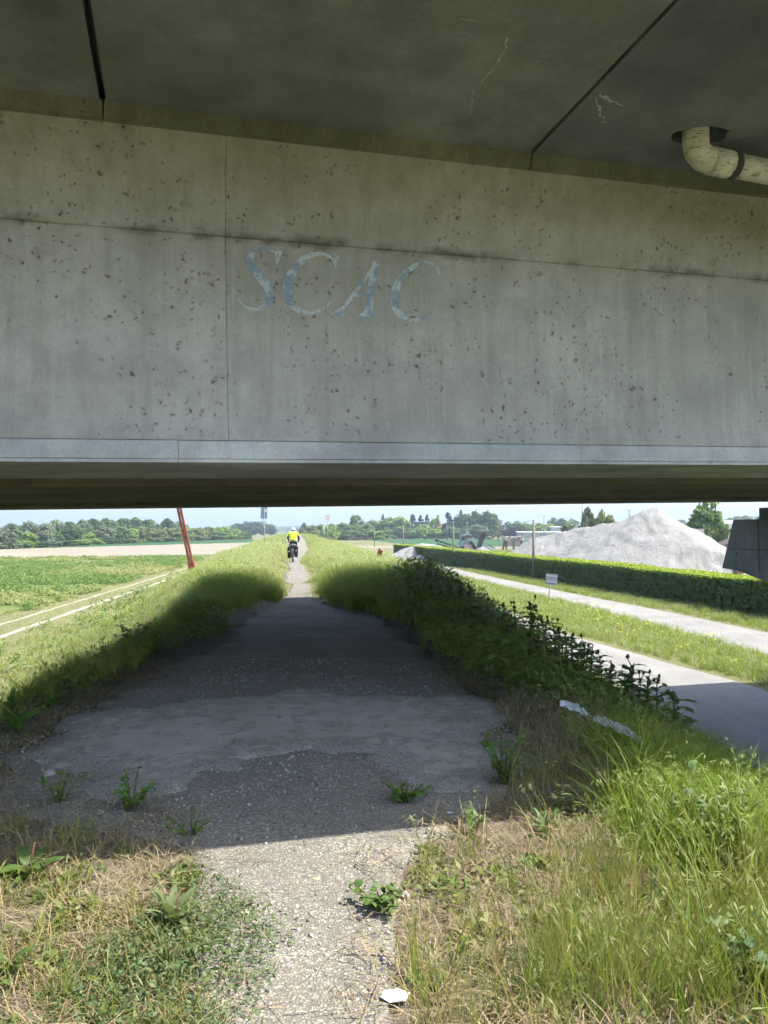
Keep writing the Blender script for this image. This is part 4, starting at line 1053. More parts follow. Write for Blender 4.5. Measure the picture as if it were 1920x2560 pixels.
# left wood, middle
for px, tp, w, sh, tn in ((-10, 1318, 60, 'round', 'grey'), (28, 1309, 62, 'tall', 'grey'), (70, 1330, 42, 'round', 'light'), (110, 1326, 46, 'round', 'grey'), (140, 1330, 40, 'round', 'mid'), (176, 1312, 62, 'round', 'dark'),
                          (222, 1330, 44, 'round', 'light'), (262, 1318, 56, 'round', 'grey'), (300, 1316, 56, 'round', 'mid'), (326, 1320, 46, 'round', 'light'), (358, 1316, 54, 'round', 'olive'), (394, 1320, 46, 'round', 'olive'),
                          (430, 1315, 52, 'round', 'olive'), (462, 1316, 50, 'round', 'light'), (492, 1318, 46, 'round', 'olive'), (522, 1316, 46, 'round', 'olive'), (556, 1315, 50, 'round', 'light'), (590, 1322, 44, 'round', 'light'), (616, 1328, 30, 'round', 'mid')):
    tree(px, tp, depth_left(max(px, 0)) + 16, w * 1.1, sh, tn, 'L')
for px, tp, w, tn in ((4, 1352, 60, 'grey'), (36, 1356, 36, 'grey'), (64, 1350, 40, 'light'), (96, 1352, 44, 'mid'), (130, 1350, 40, 'grey'), (160, 1350, 46, 'dark'), (200, 1348, 46, 'light'), (236, 1346, 40, 'light'), (270, 1346, 44, 'dark'),
                      (308, 1345, 44, 'mid'), (330, 1346, 40, 'olive'), (358, 1347, 16, 'light'), (380, 1343, 46, 'mid'), (420, 1342, 48, 'olive'), (460, 1340, 46, 'mid'), (500, 1338, 46, 'olive'), (540, 1338, 46, 'mid'), (580, 1336, 46, 'light'), (612, 1338, 32, 'mid')):
    tree(px, tp, depth_left(max(px, 0)) + 4, w * 1.25, 'low', tn, 'LS')
# far clump left of the path sign
for px, tp, w in ((590, 1307, 30), (612, 1303, 34), (636, 1302, 36), (658, 1304, 34), (676, 1310, 30)):
    tree(px, tp, 620, w * 1.2, 'round', 'dark' if px % 4 == 0 else 'mid', 'FC')
# hedgerow right of the path
for px, tp, w, sh, tn, Y in ((760, 1307, 22, 'tall', 'olive', 330), (776, 1312, 32, 'round', 'olive', 330), (800, 1310, 36, 'round', 'mid', 335), (826, 1308, 40, 'round', 'light', 320), (852, 1307, 44, 'round', 'mid', 340), (880, 1310, 40, 'round', 'mid', 345),
                             (890, 1286, 32, 'round', 'mid', 380), (912, 1306, 36, 'round', 'olive', 350), (768, 1326, 40, 'low', 'mid', 322), (806, 1328, 46, 'low', 'light', 318), (850, 1326, 44, 'low', 'mid', 328), (900, 1326, 46, 'low', 'mid', 332), (940, 1324, 40, 'low', 'light', 335)):
    tree(px, tp, Y, w * 1.4, sh, tn, 'RH')
# far row behind the green field
for px, tp, w, sh, tn, Y in ((930, 1300, 44, 'round', 'olive', 400), (958, 1280, 24, 'conifer', 'conif', 420), (975, 1292, 44, 'round', 'light', 395), (1000, 1290, 44, 'round', 'light', 392), (1032, 1280, 34, 'conifer', 'conif', 410), (1052, 1282, 30, 'conifer', 'conif', 415),
                             (1068, 1280, 24, 'conifer', 'conif', 425), (1060, 1310, 34, 'round', 'light', 380), (1084, 1298, 36, 'tall', 'light', 390), (1094, 1288, 14, 'tall', 'yellow', 382), (1094, 1284, 26, 'conifer', 'conif', 425), (1120, 1277, 44, 'conifer', 'conif', 400),
                             (1152, 1270, 26, 'conifer', 'conif', 410), (1158, 1283, 50, 'round', 'dark', 395), (1184, 1275, 46, 'round', 'dark', 400), (1214, 1276, 52, 'round', 'dark', 398), (1232, 1284, 36, 'round', 'mid', 392), (1192, 1308, 40, 'round', 'grey', 370),
                             (1010, 1316, 40, 'low', 'mid', 375), (1046, 1318, 40, 'low', 'light', 372), (1086, 1320, 40, 'low', 'light', 376), (1130, 1316, 44, 'low', 'mid', 374), (1168, 1320, 44, 'low', 'dark', 368), (1212, 1322, 44, 'low', 'dark', 366), (970, 1318, 40, 'low', 'mid', 374)):
    tree(px, tp, Y, w * (1.75 if sh == 'conifer' else 1.4), sh, tn, 'RM')
# low belt
for px, tp, w, tn in ((1244, 1306, 44, 'grey'), (1270, 1305, 44, 'dark'), (1296, 1303, 44, 'dark'), (1322, 1306, 40, 'light'), (1346, 1306, 44, 'light'), (1372, 1308, 36, 'light'), (1382, 1294, 32, 'mid'), (1408, 1294, 30, 'mid'), (1432, 1298, 40, 'grey')):
    tree(px, tp, 405 if tp > 1300 else 520, w * 1.25, 'round', tn, 'RB')
# behind the pile
tree(1424, 1300, 132, 50, 'round', 'grey', 'RP', v=0); tree(1470, 1268, 128, 62, 'tall', 'grey', 'RP', v=1); tree(1512, 1272, 126, 56, 'round', 'olive', 'RP', v=0)
tree(1768, 1253, 108, 108, 'round', 'mid', 'RP', v=1); tree(1738, 1286, 112, 60, 'round', 'dark', 'RP', v=0)
for px, tp, w in ((1540, 1304, 30), (1560, 1306, 26), (1660, 1296, 50), (1700, 1300, 50), (1850, 1288, 60), (1905, 1292, 44), (1940, 1284, 60)):
    tree(px, tp, 620, w * 1.3, 'round', 'mid', 'RF')
flush(ROWS)
# bare branches standing out of the willow behind the ridge
e = empty('bare_tree', (at(1450, 1300, 130).x, 130, ZL), 0, 'half bare tree with dark branches behind the sand ridge', 'tree')
m = MB(); q = Vector((0, 0, 0))
m.tube([(0, 0, -.3), (.2, 0, 4), (.5, .2, 7.5)], [.22, .17, .10], 8); m.build('trunk', M_BARK, e, True)
for k in range(9):
    a = R.uniform(-1, 1); z0 = R.uniform(3, 7); m = MB(); p0 = Vector((.1 + z0 * .04, 0, z0)); p1 = p0 + Vector((a * 2.0, R.uniform(-1, 1), R.uniform(.8, 2.2)))
    m.tube([p0, p0.lerp(p1, .5) + Vector((0, 0, -.2)), p1], [.08, .05, .02], 6); m.build('branch', M_BARK, e, True)

# ------------------------------------------------------------------ cyclist with loaded touring bicycle (local: x right, y forward, z up)
CYP = Vector((at(733, 1405, 38).x, 38.0, .02)); CYA = math.radians(4)
def skin_mesh(name, verts, edges, radii, mat, sub=2, root=0):
    me = bpy.data.meshes.new(name); me.from_pydata([Vector(v) for v in verts], edges, [])
    o = bpy.data.objects.new(name, me); COL.objects.link(o)
    sk = o.modifiers.new('skin', 'SKIN'); sk.use_smooth_shade = True
    for i, r in enumerate(radii): me.skin_vertices[0].data[i].radius = r if hasattr(r, '__len__') else (r, r)
    me.skin_vertices[0].data[root].use_root = True
    sb = o.modifiers.new('sub', 'SUBSURF'); sb.levels = sub; sb.render_levels = sub
    bpy.context.view_layer.update()
    dg = bpy.context.evaluated_depsgraph_get()
    nm = bpy.data.meshes.new_from_object(o.evaluated_get(dg)); nm.name = name
    bpy.data.objects.remove(o); nm.materials.clear(); nm.materials.append(mat)
    return nm
M_SKIN = simple('skin', (.48, .30, .22), .6, .08, 10); M_HIVIS = simple('yellow_hivis', (.62, .80, .02), .7, .12, 5)
M_BLACKC = simple('black_cloth', (.018, .018, .020), .85, .3, 12); M_GREYC = simple('grey_cloth', (.10, .10, .11), .85, .2, 12)
M_HELM = simple('helmet_pale', (.62, .60, .56), .4, .08, 10); M_TYRE = simple('tyre_rubber', (.02, .02, .02), .8, .2, 30); M_ALU = simple('aluminium', (.45, .46, .47), .35, .1, 20, .7)
M_LAMP = simple('reflector_grey', (.45, .45, .45), .3, .05); M_REDL = simple('tail_lamp_red', (.4, .02, .02), .3, .1)
per = empty('person', CYP, CYA, 'cyclist in yellow high-visibility jacket riding away on loaded touring bicycle', 'person')
# joints: pelvis on the saddle, left foot low, right knee raised
V = [(0, -.16, .98), (0, -.10, 1.12), (0, -.02, 1.28), (0, .05, 1.41), (0, .09, 1.49), (0, .12, 1.55), (0, .125, 1.60),
     (-.10, -.10, .95), (-.115, .20, .70), (-.115, .08, .33), (-.115, .20, .28),
     (.10, -.10, .95), (.115, .27, .84), (.115, .16, .47), (.115, .29, .43),
     (-.19, .05, 1.40), (-.27, .20, 1.18), (-.24, .42, 1.02), (-.235, .47, .99),
     (.19, .05, 1.40), (.27, .20, 1.18), (.24, .42, 1.02), (.235, .47, .99)]
E = [(0, 1), (1, 2), (2, 3), (3, 4), (4, 5), (5, 6), (0, 7), (7, 8), (8, 9), (9, 10), (0, 11), (11, 12), (12, 13), (13, 14), (3, 15), (15, 16), (16, 17), (17, 18), (3, 19), (19, 20), (20, 21), (21, 22)]
rad = [(.15, .12), (.145, .10), (.155, .11), (.14, .10), .055, .075, .085, .10, .065, .045, .04, .10, .065, .045, .04, .065, .045, .033, .035, .065, .045, .033, .035]
link('body', skin_mesh('body', V, E, rad, M_SKIN), per)
jv = [0, 1, 2, 3, 15, 16, 19, 20]
jr = [(.165, .135), (.165, .125), (.178, .135), (.155, .12)]
JV = [(0, -.15, 1.03), V[1], V[2], (0, .05, 1.42), (0, .085, 1.475)]
link('jacket', skin_mesh('jacket', JV + [V[15], (-.235, .12, 1.30), V[19], (.235, .12, 1.30)], [(0, 1), (1, 2), (2, 3), (3, 4), (3, 5), (5, 6), (3, 7), (7, 8)], jr + [.07, .085, .07, .085, .07], M_HIVIS), per)
for a, b, c in ((15, 16, 17), (19, 20, 21)):
    s = Vector(V[a]).lerp(Vector(V[b]), .45)
    link('sleeve', skin_mesh('sleeve', [s, V[b], Vector(V[b]).lerp(Vector(V[c]), .9)], [(0, 1), (1, 2)], [.062, .056, .042], M_BLACKC), per)
link('shorts', skin_mesh('shorts', [(0, -.16, 1.03), (0, -.15, .95), V[7], Vector(V[7]).lerp(Vector(V[8]), .8), V[11], Vector(V[11]).lerp(Vector(V[12]), .8)], [(0, 1), (1, 2), (2, 3), (1, 4), (4, 5)], [(.17, .14), (.15, .13), .115, .08, .115, .08], M_BLACKC), per)
for ank, toe in ((9, 10), (13, 14)):
    a = Vector(V[ank]); t = Vector(V[toe])
    link('shoe', skin_mesh('shoe', [a + Vector((0, -.05, -.05)), a + Vector((0, .03, -.05)), t + Vector((0, .03, -.02))], [(0, 1), (1, 2)], [.04, .05, .035], M_BLACKC), per)
m = MB(); hc = Vector((0, .13, 1.60)); Vh = []
for i in range(7):
    th = math.pi * .58 * i / 6
    for j in range(16):
        a = 2 * math.pi * j / 16; Vh.append(hc + Vector((.098 * math.sin(th) * math.cos(a), .125 * math.sin(th) * math.sin(a), .105 * math.cos(th) + .005)))
Fh = [(i * 16 + j, i * 16 + (j + 1) % 16, (i + 1) * 16 + (j + 1) % 16, (i + 1) * 16 + j) for i in range(6) for j in range(16)]
m.add(Vh, Fh); m.build('helmet', M_HELM, per, True)
link('hair', skin_mesh('hair', [(0, .065, 1.55), (0, .06, 1.60)], [(0, 1)], [.065, .07], M_GREYC), per)
for s in (-1, 1):
    link('ear', skin_mesh('ear', [(s * .082, .12, 1.56), (s * .088, .115, 1.59)], [(0, 1)], [.012, .014], M_SKIN, 1), per)
    for k in range(5):
        b0 = Vector((s * .235, .47, .99)) + Vector((s * (.03 - k * .016), .02, 0))
        link('finger', skin_mesh('finger', [b0, b0 + Vector((0, .045 - .004 * abs(k - 2), -.005)), b0 + Vector((0, .05, -.045))] if k < 4 else [Vector((s * .20, .45, .99)), Vector((s * .185, .475, .975)), Vector((s * .185, .495, .955))], [(0, 1), (1, 2)], [.010, .010, .008], M_SKIN, 1), per)

bike = empty('touring_bicycle', CYP, CYA, 'dark touring bicycle ridden away along the overgrown path', 'bicycle')
WR = .335
for nm, y in (('wheel', -.42), ('wheel', .62)):
    m = MB(); m.torus((0, y, WR + .02), WR - .02, .012, 'x', 40, 6); w = m.build(nm, M_ALU, bike, True)
    m = MB(); m.torus((0, y, WR + .02), WR, .021, 'x', 44, 8); m.build('tyre', M_TYRE, w, True)
    m = MB(); m.tube([(-.05, y, WR + .02), (.05, y, WR + .02)], .025, 10); m.build('hub', M_ALU, w)
    for k in range(18):
        a = 2 * math.pi * k / 18; s = .02 * (1 if k % 2 else -1)
        m = MB(); m.tube([(s, y, WR + .02), (0, y + (WR - .02) * math.cos(a), WR + .02 + (WR - .02) * math.sin(a))], .0022, 4); m.build('spoke', M_ALU, w)
fr = MB(); bb = (0, .02, .29); seat = (0, -.14, .78); hd_ = (0, .42, .82); hd2 = (0, .46, .66)
for a, b, r in ((bb, seat, .018), (bb, hd2, .022), (seat, hd_, .018), (hd_, hd2, .022)): fr.tube([a, b], r, 8)
for s in (-1, 1):
    fr.tube([(s * .03, .02, .29), (s * .065, -.42, WR + .02)], .011, 6); fr.tube([(s * .02, -.13, .74), (s * .065, -.42, WR + .02)], .009, 6)
    fr.tube([(s * .03, .47, .66), (s * .055, .62, WR + .02)], .013, 6)
fr.build('frame', M_DARKM, bike, True)
m = MB(); m.tube([seat, (0, -.17, .90)], .014, 8); m.build('seat_post', M_ALU, bike)
link('saddle', skin_mesh('saddle', [(0, -.27, .905), (0, -.17, .91), (0, .0, .905)], [(0, 1), (1, 2)], [(.075, .03), (.055, .028), (.022, .02)], M_BLACKC), bike)
m = MB(); m.tube([(-.30, .42, .99), (-.22, .47, 1.0), (0, .44, .96), (.22, .47, 1.0), (.30, .42, .99)], .014, 8); m.build('handlebar', M_DARKM, bike, True)
m = MB(); m.tube([hd_, (0, .43, .96)], .016, 8); m.build('stem', M_DARKM, bike)
m = MB(); m.bar((0, -.58, .70), (0, -.16, .70), .12, .015); r_ = m.build('rear_rack', M_DARKM, bike)
for s in (-1, 1):
    m = MB(); m.tube([(s * .07, -.42, WR + .04), (s * .06, -.50, .69)], .006, 6); m.build('rack_strut', M_DARKM, r_)
    m = MB(); a = -1 if s < 0 else 1
    m.bar((s * .075, .02, .29), (s * .08, .02 + (.08 if s < 0 else .10), .29 + (-.14 if s < 0 else .13)), .02, .03); c_k = m.build('crank', M_ALU, bike)
    m = MB(); m.box((s * .125, .12, .29 + (-.04 if s < 0 else .12)), (.09, .09, .022)); m.build('pedal', M_DARKM, c_k)
m = MB(); m.torus((.05, .02, .29), .085, .008, 'x', 24, 5); m.build('chainring', M_ALU, bike, True)
m = MB(); m.tube([(0, -.60, .64), (0, -.62, .64)], .03, 10); m.build('tail_lamp', M_REDL, bike)
m = MB(); V = []; F = []
for k in range(15):
    a = math.radians(20 + 150 * k / 14)
    for s in (-.028, .028): V.append((s, -.42 + .37 * math.cos(a + 1.2), WR + .02 + .37 * math.sin(a + 1.2)))
m.add(V, [(2 * i, 2 * i + 1, 2 * i + 3, 2 * i + 2) for i in range(14)]); m.build('mudguard', M_DARKM, bike, True)
for s, nm in ((-1, 'left'), (1, 'right')):
    e = empty('pannier_bag', CYP + Matrix.Rotation(CYA, 3, 'Z') @ Vector((s * .17, -.46, .2 if s < 0 else .24)), CYA, f'black pannier bag on the {nm} side of the bicycle rack', 'bag', 'bags on the bicycle')
    bm = bmesh.new(); bmesh.ops.create_cube(bm, size=1)
    for v_ in bm.verts:
        lo = v_.co.z < 0; v_.co = Vector((v_.co.x * (.15 if lo else .17), v_.co.y * (.26 if lo else .34), v_.co.z * .56 + .28))
    bmesh.ops.bevel(bm, geom=bm.edges[:], offset=.04, segments=3, affect='EDGES')
    me = bpy.data.meshes.new('bag'); bm.to_mesh(me); bm.free(); link('bag', me, e, M_BLACKC)
    m = MB(); m.tube([(-.06, -.02, .565), (.06, -.02, .565)], .035, 10); m.build('rolled_top', M_GREYC, e, True)
    m = MB(); m.tube([(0, -.169, .34), (0, -.176, .34)], .035, 14); m.build('reflector', M_LAMP, e)
    m = MB(); m.bar((.0, -.178, .44), (.0, -.178, .58), .025, .006, (0, 1, 0)); m.build('strap', M_GREYC, e)
e = empty('rack_bag', CYP + Matrix.Rotation(CYA, 3, 'Z') @ Vector((0, -.42, .71)), CYA, 'grey rolled bag strapped on top of the bicycle rack', 'bag', 'bags on the bicycle')
m = MB(); m.tube([(-.15, 0, .10), (-.13, 0, .10), (.13, 0, .10), (.15, 0, .10)], [.06, .095, .095, .06], 14); m.build('roll', M_GREYC, e, True)
for s in (-.07, .07):
    m = MB(); m.torus((s, 0, .10), .098, .008, 'x', 20, 5); m.build('strap', M_BLACKC, e, True)

# ------------------------------------------------------------------ grasses: blades gathered in tufts, scattered as stuff
def tuft(seed, n, hmin, hmax, width, spread, lean, curl, segs=4, head=None, wind=(.25, .0)):
    """a tuft of n tapered bending blades; attribute tip = 0 at the root, 1 at seed heads"""
    rng = random.Random(seed); V = []; F = []; T = []
    for b in range(n):
        a = rng.uniform(0, 6.283); r = spread * math.sqrt(rng.random()); x, y = r * math.cos(a), r * math.sin(a)
        h = rng.uniform(hmin, hmax); la = rng.uniform(0, 6.283); ln = lean * rng.uniform(.3, 1.0)
        dx, dy = math.cos(la) * ln + wind[0], math.sin(la) * ln + wind[1]; cu = curl * rng.uniform(.4, 1.2)
        fa = rng.uniform(0, 3.14); wx, wy = math.cos(fa), math.sin(fa); w = width * rng.uniform(.7, 1.3)
        k = len(V); px = []
        for i in range(segs + 1):
            t = i / segs; bend = t * t * (1 + cu)
            p = Vector((x + dx * h * t * .35 + dx * h * bend * .5, y + dy * h * t * .35 + dy * h * bend * .5, h * (t - cu * .35 * t ** 3)))
            ww = w * (1 - t) ** .7 if i < segs else 0
            px.append(p)
            if i < segs: V += [p - Vector((wx * ww, wy * ww, 0)), p + Vector((wx * ww, wy * ww, 0))]; T += [0, 0]
            else: V.append(p); T.append(0)
        for i in range(segs - 1): F.append((k + 2 * i, k + 2 * i + 1, k + 2 * i + 3, k + 2 * i + 2))
        F.append((k + 2 * segs - 2, k + 2 * segs - 1, k + 2 * segs, k + 2 * segs))
        if head and rng.random() < head[0]:
            d = (px[-1] - px[-2]).normalized(); L = head[1]
            if head[2] == 'spike':
                k = len(V)
                for j in range(3):
                    a = 2.09 * j; u = Vector((math.cos(a), math.sin(a), 0)) * L * .12
                    V += [px[-1] - d * .01, px[-1] + d * L * .4 + u, px[-1] + d * L, px[-1] + d * L * .4 - u * .3]; T += [1] * 4
                    F.append((k + 4 * j, k + 4 * j + 1, k + 4 * j + 2, k + 4 * j + 3))
            else:
                for j in range(head[3]):
                    q = px[-1].lerp(px[-2], rng.random() * .7); a = rng.uniform(0, 6.283)
                    o = Vector((math.cos(a) * .5 + wind[0] * 2, math.sin(a) * .5 + wind[1] * 2, rng.uniform(-.9, .1))).normalized(); s = o.cross(Vector((0, 0, 1))).normalized() * L * .07
                    e0 = q + o * L * .35 ; k = len(V)
                    V += [e0, e0 + o * L * .3 + s, e0 + o * L, e0 + o * L * .3 - s]; T += [1] * 4; F.append((k, k + 1, k + 2, k + 3))
    me = bpy.data.meshes.new('tuft'); me.from_pydata(V, [], [tuple(dict.fromkeys(f)) for f in F])
    at_ = me.attributes.new('tip', 'FLOAT', 'POINT'); at_.data.foreach_set('value', T); me.update()
    return me
def leafy(seed, n, size, radius, h, asp=.5, stems=3):
    """low leafy clump: n small leaves on short stems"""
    rng = np.random.default_rng(seed); a = rng.uniform(0, 6.283, n); r = radius * np.sqrt(rng.random(n))
    P = np.stack([r * np.cos(a), r * np.sin(a), h * rng.random(n) * (1 - .5 * (r / radius) ** 2) + .01], 1)
    N = np.stack([np.cos(a) * .5, np.sin(a) * .5, np.ones(n)], 1)
    V, F = leaf_quads(P, N, size, rng, asp)
    return np_mesh('leafy', V, F)
def straw(seed, n, lmin, lmax, w, spread, up=.25):
    rng = random.Random(seed); V = []; F = []
    for i in range(n):
        a = rng.uniform(0, 6.283); L = rng.uniform(lmin, lmax); p = Vector((rng.uniform(-spread, spread), rng.uniform(-spread, spread), rng.uniform(.004, .03)))
        d = Vector((math.cos(a), math.sin(a), rng.uniform(-.03, up))); s = Vector((-math.sin(a), math.cos(a), 0)) * w; b = Vector((0, 0, rng.uniform(0, .03))) + s * rng.uniform(-4, 4)
        k = len(V); V += [p - s, p + s, p + d * L * .5 + b + s, p + d * L * .5 + b - s, p + d * L + s * .5, p + d * L - s * .5]
        F += [(k, k + 1, k + 2, k + 3), (k + 3, k + 2, k + 4, k + 5)]
    me = bpy.data.meshes.new('straw'); me.from_pydata(V, [], F); me.update(); return me

GN_CACHE = {}
def scatter(name, protos, mat, P, scale, dry, kind_label, tilt=.12, rz=None):
    """one stuff object: points that carry tufts through geometry nodes"""
    n = len(P)
    coll = bpy.data.collections.new(name + '_tufts')
    for i, me in enumerate(protos):
        me.materials.clear(); me.materials.append(mat)
        o = bpy.data.objects.new(f'{name}_tuft_{i:02d}', me); coll.objects.link(o)
    me = bpy.data.meshes.new(name); me.vertices.add(n); me.vertices.foreach_set('co', np.asarray(P, np.float32).ravel())
    rot = np.stack([RNG.normal(0, tilt, n), RNG.normal(0, tilt, n), RNG.uniform(0, 6.283, n) if rz is None else rz], 1)
    for nm, typ, arr, key in (('rot', 'FLOAT_VECTOR', rot, 'vector'), ('scl', 'FLOAT', scale, 'value'), ('dry', 'FLOAT', dry, 'value')):
        a = me.attributes.new(nm, typ, 'POINT'); a.data.foreach_set(key, np.asarray(np.broadcast_to(arr, (n, 3) if typ == 'FLOAT_VECTOR' else (n,)), np.float32).ravel())
    a = me.attributes.new('pick', 'INT', 'POINT'); a.data.foreach_set('value', RNG.integers(0, len(protos), n).astype(np.int32))
    me.update()
    ob = link(name, me); me.materials.append(mat)
    g = bpy.data.node_groups.new(name, 'GeometryNodeTree')
    g.interface.new_socket('Geometry', in_out='INPUT', socket_type='NodeSocketGeometry'); g.interface.new_socket('Geometry', in_out='OUTPUT', socket_type='NodeSocketGeometry')
    N = g.nodes; L = g.links
    gi_, go = N.new('NodeGroupInput'), N.new('NodeGroupOutput'); ip = N.new('GeometryNodeInstanceOnPoints'); ci = N.new('GeometryNodeCollectionInfo')
    ci.inputs['Collection'].default_value = coll; ci.inputs['Separate Children'].default_value = True; ci.inputs['Reset Children'].default_value = True
    ip.inputs['Pick Instance'].default_value = True
    def attr(nm, t):
        q = N.new('GeometryNodeInputNamedAttribute'); q.data_type = t; q.inputs[0].default_value = nm; return q.outputs[0]
    er = N.new('FunctionNodeEulerToRotation'); L.new(attr('rot', 'FLOAT_VECTOR'), er.inputs[0])
    L.new(gi_.outputs[0], ip.inputs['Points']); L.new(ci.outputs[0], ip.inputs['Instance']); L.new(er.outputs[0], ip.inputs['Rotation'])
    L.new(attr('scl', 'FLOAT'), ip.inputs['Scale']); L.new(attr('pick', 'INT'), ip.inputs['Instance Index'])
    L.new(ip.outputs[0], go.inputs[0])
    md = ob.modifiers.new('scatter', 'NODES'); md.node_group = g
    return tag(ob, kind_label, None, None, 'stuff')
def pts(n, x0, x1, y0, y1, keep):
    """random points in a rectangle kept with probability keep(X, Y), set on the ground"""
    X = RNG.uniform(x0, x1, n); Y = RNG.uniform(y0, y1, n); k = RNG.random(n) < keep(X, Y)
    X, Y = X[k], Y[k]; return np.stack([X, Y, height(X, Y) - .01], 1)
def dp(X, Y): return np.maximum(path_l(Y) - X, X - path_r(Y))

M_GTALL = leaf_mat('grass_tall', (.115, .185, .018), (.21, .28, .036), dry=(.40, .30, .12), trans=.42, inst=True, tipcol=(.26, .27, .12))
M_GFRESH = leaf_mat('grass_fresh', (.10, .19, .012), (.21, .31, .028), dry=(.36, .26, .09), trans=.45, inst=True, tipcol=(.30, .36, .13))
M_GSILK = leaf_mat('grass_silky', (.17, .24, .028), (.29, .36, .06), dry=(.46, .38, .17), trans=.45, inst=True, tipcol=(.44, .45, .24))
M_STRAW = leaf_mat('dry_straw', (.24, .18, .10), (.46, .37, .22), dry=(.14, .10, .06), trans=.15, inst=True)
M_ALFL = leaf_mat('alfalfa_leaf', (.075, .155, .03), (.14, .225, .046), dry=(.36, .34, .13), trans=.35, inst=True)
M_VETCH = leaf_mat('vetch_leaf', (.055, .105, .045), (.10, .165, .065), dry=(.20, .18, .06), trans=.3, inst=True)

# fresh tall grass at the right foreground, leaning to the right
pr = [tuft(100 + i, 9, .28, .55, .0030, .05, .35, .9, 5, (.20, .042, 'pan', 4), (.30, .05)) for i in range(6)]
X1 = pts(9000, .1, 4.6, 1.3, 6.2, lambda X, Y: np.clip(sstep(.75, 1.7, X - .28 * (Y - 3) + (vnoise(X, Y, 1.6) - .5) * .9), 0, 1) * (dp(X, Y) > .15) * (.25 + .75 * sstep(.35, .6, vnoise(X + 7, Y, 1.1))) * (1 - .85 * sstep(5.0, 5.8, Y - .2 * X)))
scatter('tall_grass', pr, M_GFRESH, X1, RNG.uniform(.65, 1.35, len(X1)), np.clip((vnoise(X1[:, 0], X1[:, 1], 1.5) - .35) * 2.0 + .30 * (1 - sstep(2.8, 3.8, X1[:, 1])), 0, 1), 'tall fresh grass with seed heads at the right foreground')
# denser bright stand on the right where the sun reaches the crest edge
X1 = pts(4200, 1.2, 4.2, 3.3, 6.0, lambda X, Y: sstep(3.3, 4.0, Y) * sstep(.9, 1.6, X - .20 * (Y - 3.4)) * (.3 + .7 * sstep(.3, .6, vnoise(X, Y + 9, 1.4))) * (1 - sstep(5.2, 5.9, Y - .274 * X + .4)))
scatter('lush_grass', [tuft(140 + i, 11, .35, .68, .0036, .06, .30, 1.3, 6, (.22, .045, 'pan', 5), (.42, .08)) for i in range(5)], M_GFRESH, X1, RNG.uniform(.7, 1.15, len(X1)), np.clip((vnoise(X1[:, 0], X1[:, 1], 2.0) - .6) * 1.6, 0, .6), 'lush bright green grass leaning right at the shadow edge')
# sparse upright stems in the straw area right of the path
X1 = pts(6400, .1, 2.4, 1.3, 5.0, lambda X, Y: (dp(X, Y) > .05) * (.12 + .88 * sstep(.36, .56, vnoise(X, Y, 1.9))) * (1 - .8 * sstep(3.0, 3.9, Y)) * (.35 + .65 * sstep(.2, .8, X)))
scatter('barley_grass', [tuft(170 + i, 6, .16, .44, .0022, .05, .25, .6, 5, (.35, .04, 'pan', 3), (.22, .03)) for i in range(5)], M_GTALL, X1, RNG.uniform(.6, 1.2, len(X1)), RNG.random(len(X1)) ** 1.5, 'thin upright barley grass on the dry verge')
# left foreground: short sparse tufts
X1 = pts(3200, -3.6, -.5, 1.2, 4.4, lambda X, Y: (dp(X, Y) > -.05) * (.1 + .9 * sstep(.45, .65, vnoise(X, Y, 1.7))) * np.where(Y > 3.5, .35, 1))
scatter('short_grass', [tuft(200 + i, 8, .05, .17, .0028, .045, .6, .8, 4, (.15, .03, 'spike'), (.1, .0)) for i in range(5)], M_GTALL, X1, RNG.uniform(.6, 1.3, len(X1)), RNG.random(len(X1)) ** 1.6, 'short half dry grass tufts at the left foreground')
# straw litter
X1 = pts(6200, -4.0, 4.2, 1.2, 9.5, lambda X, Y: np.clip((dp(X, Y) > .0) * (.35 + .65 * sstep(.4, .6, vnoise(X, Y, 1.3))) * (1 - sstep(2.4, 3.4, np.abs(X + .4))) + (dp(X, Y) > -.9) * (X < -1.0) * (Y > 3.8) * (Y < 5.0) * .9 + (dp(X, Y) > -.18) * .4 * (Y < 9), 0, 1))
scatter('straw_litter', [straw(300 + i, 16, .04, .20, .0016, .11) for i in range(6)], M_STRAW, X1, RNG.uniform(.7, 1.3, len(X1)), RNG.random(len(X1)) ** 2, 'dry straw and dead stalks on the ground', .05)
X1 = np.concatenate([pts(800, .15, 2.6, 1.6, 5.2, lambda X, Y: (dp(X, Y) > .1) * (.2 + .8 * sstep(.38, .6, vnoise(X + 11, Y, 1.3)))), pts(520, -3.6, -.6, 1.6, 4.6, lambda X, Y: (dp(X, Y) > .02) * (.2 + .8 * sstep(.42, .62, vnoise(X + 11, Y, 1.3))))])
scatter('dry_thatch', [tuft(310 + i, 16, .05, .20, .0022, .10, 1.6, 1.4, 4, None, (.1, .0)) for i in range(5)], M_STRAW, X1, RNG.uniform(.6, 1.3, len(X1)), RNG.random(len(X1)) ** 2 * .8, 'matted pale thatch on both foreground verges')
# dry brown grass in the shade right of the concrete patch
X1 = pts(2600, .3, 3.4, 4.9, 9.2, lambda X, Y: (dp(X, Y) > .05) * sstep(.30, .55, vnoise(X + 3, Y, .9)) * (1 - sstep(1.9, 2.7, X - .1 * Y)) * (1 - sstep(6.8, 7.6, Y + .2 * X)) * .9)
scatter('dead_grass', [tuft(330 + i, 12, .12, .34, .0024, .08, .9, 1.0, 4, None, (.1, .0)) for i in range(5)], M_STRAW, X1, RNG.uniform(.7, 1.3, len(X1)), RNG.random(len(X1)) ** .8, 'brown dead grass in the shade beside the concrete patch')
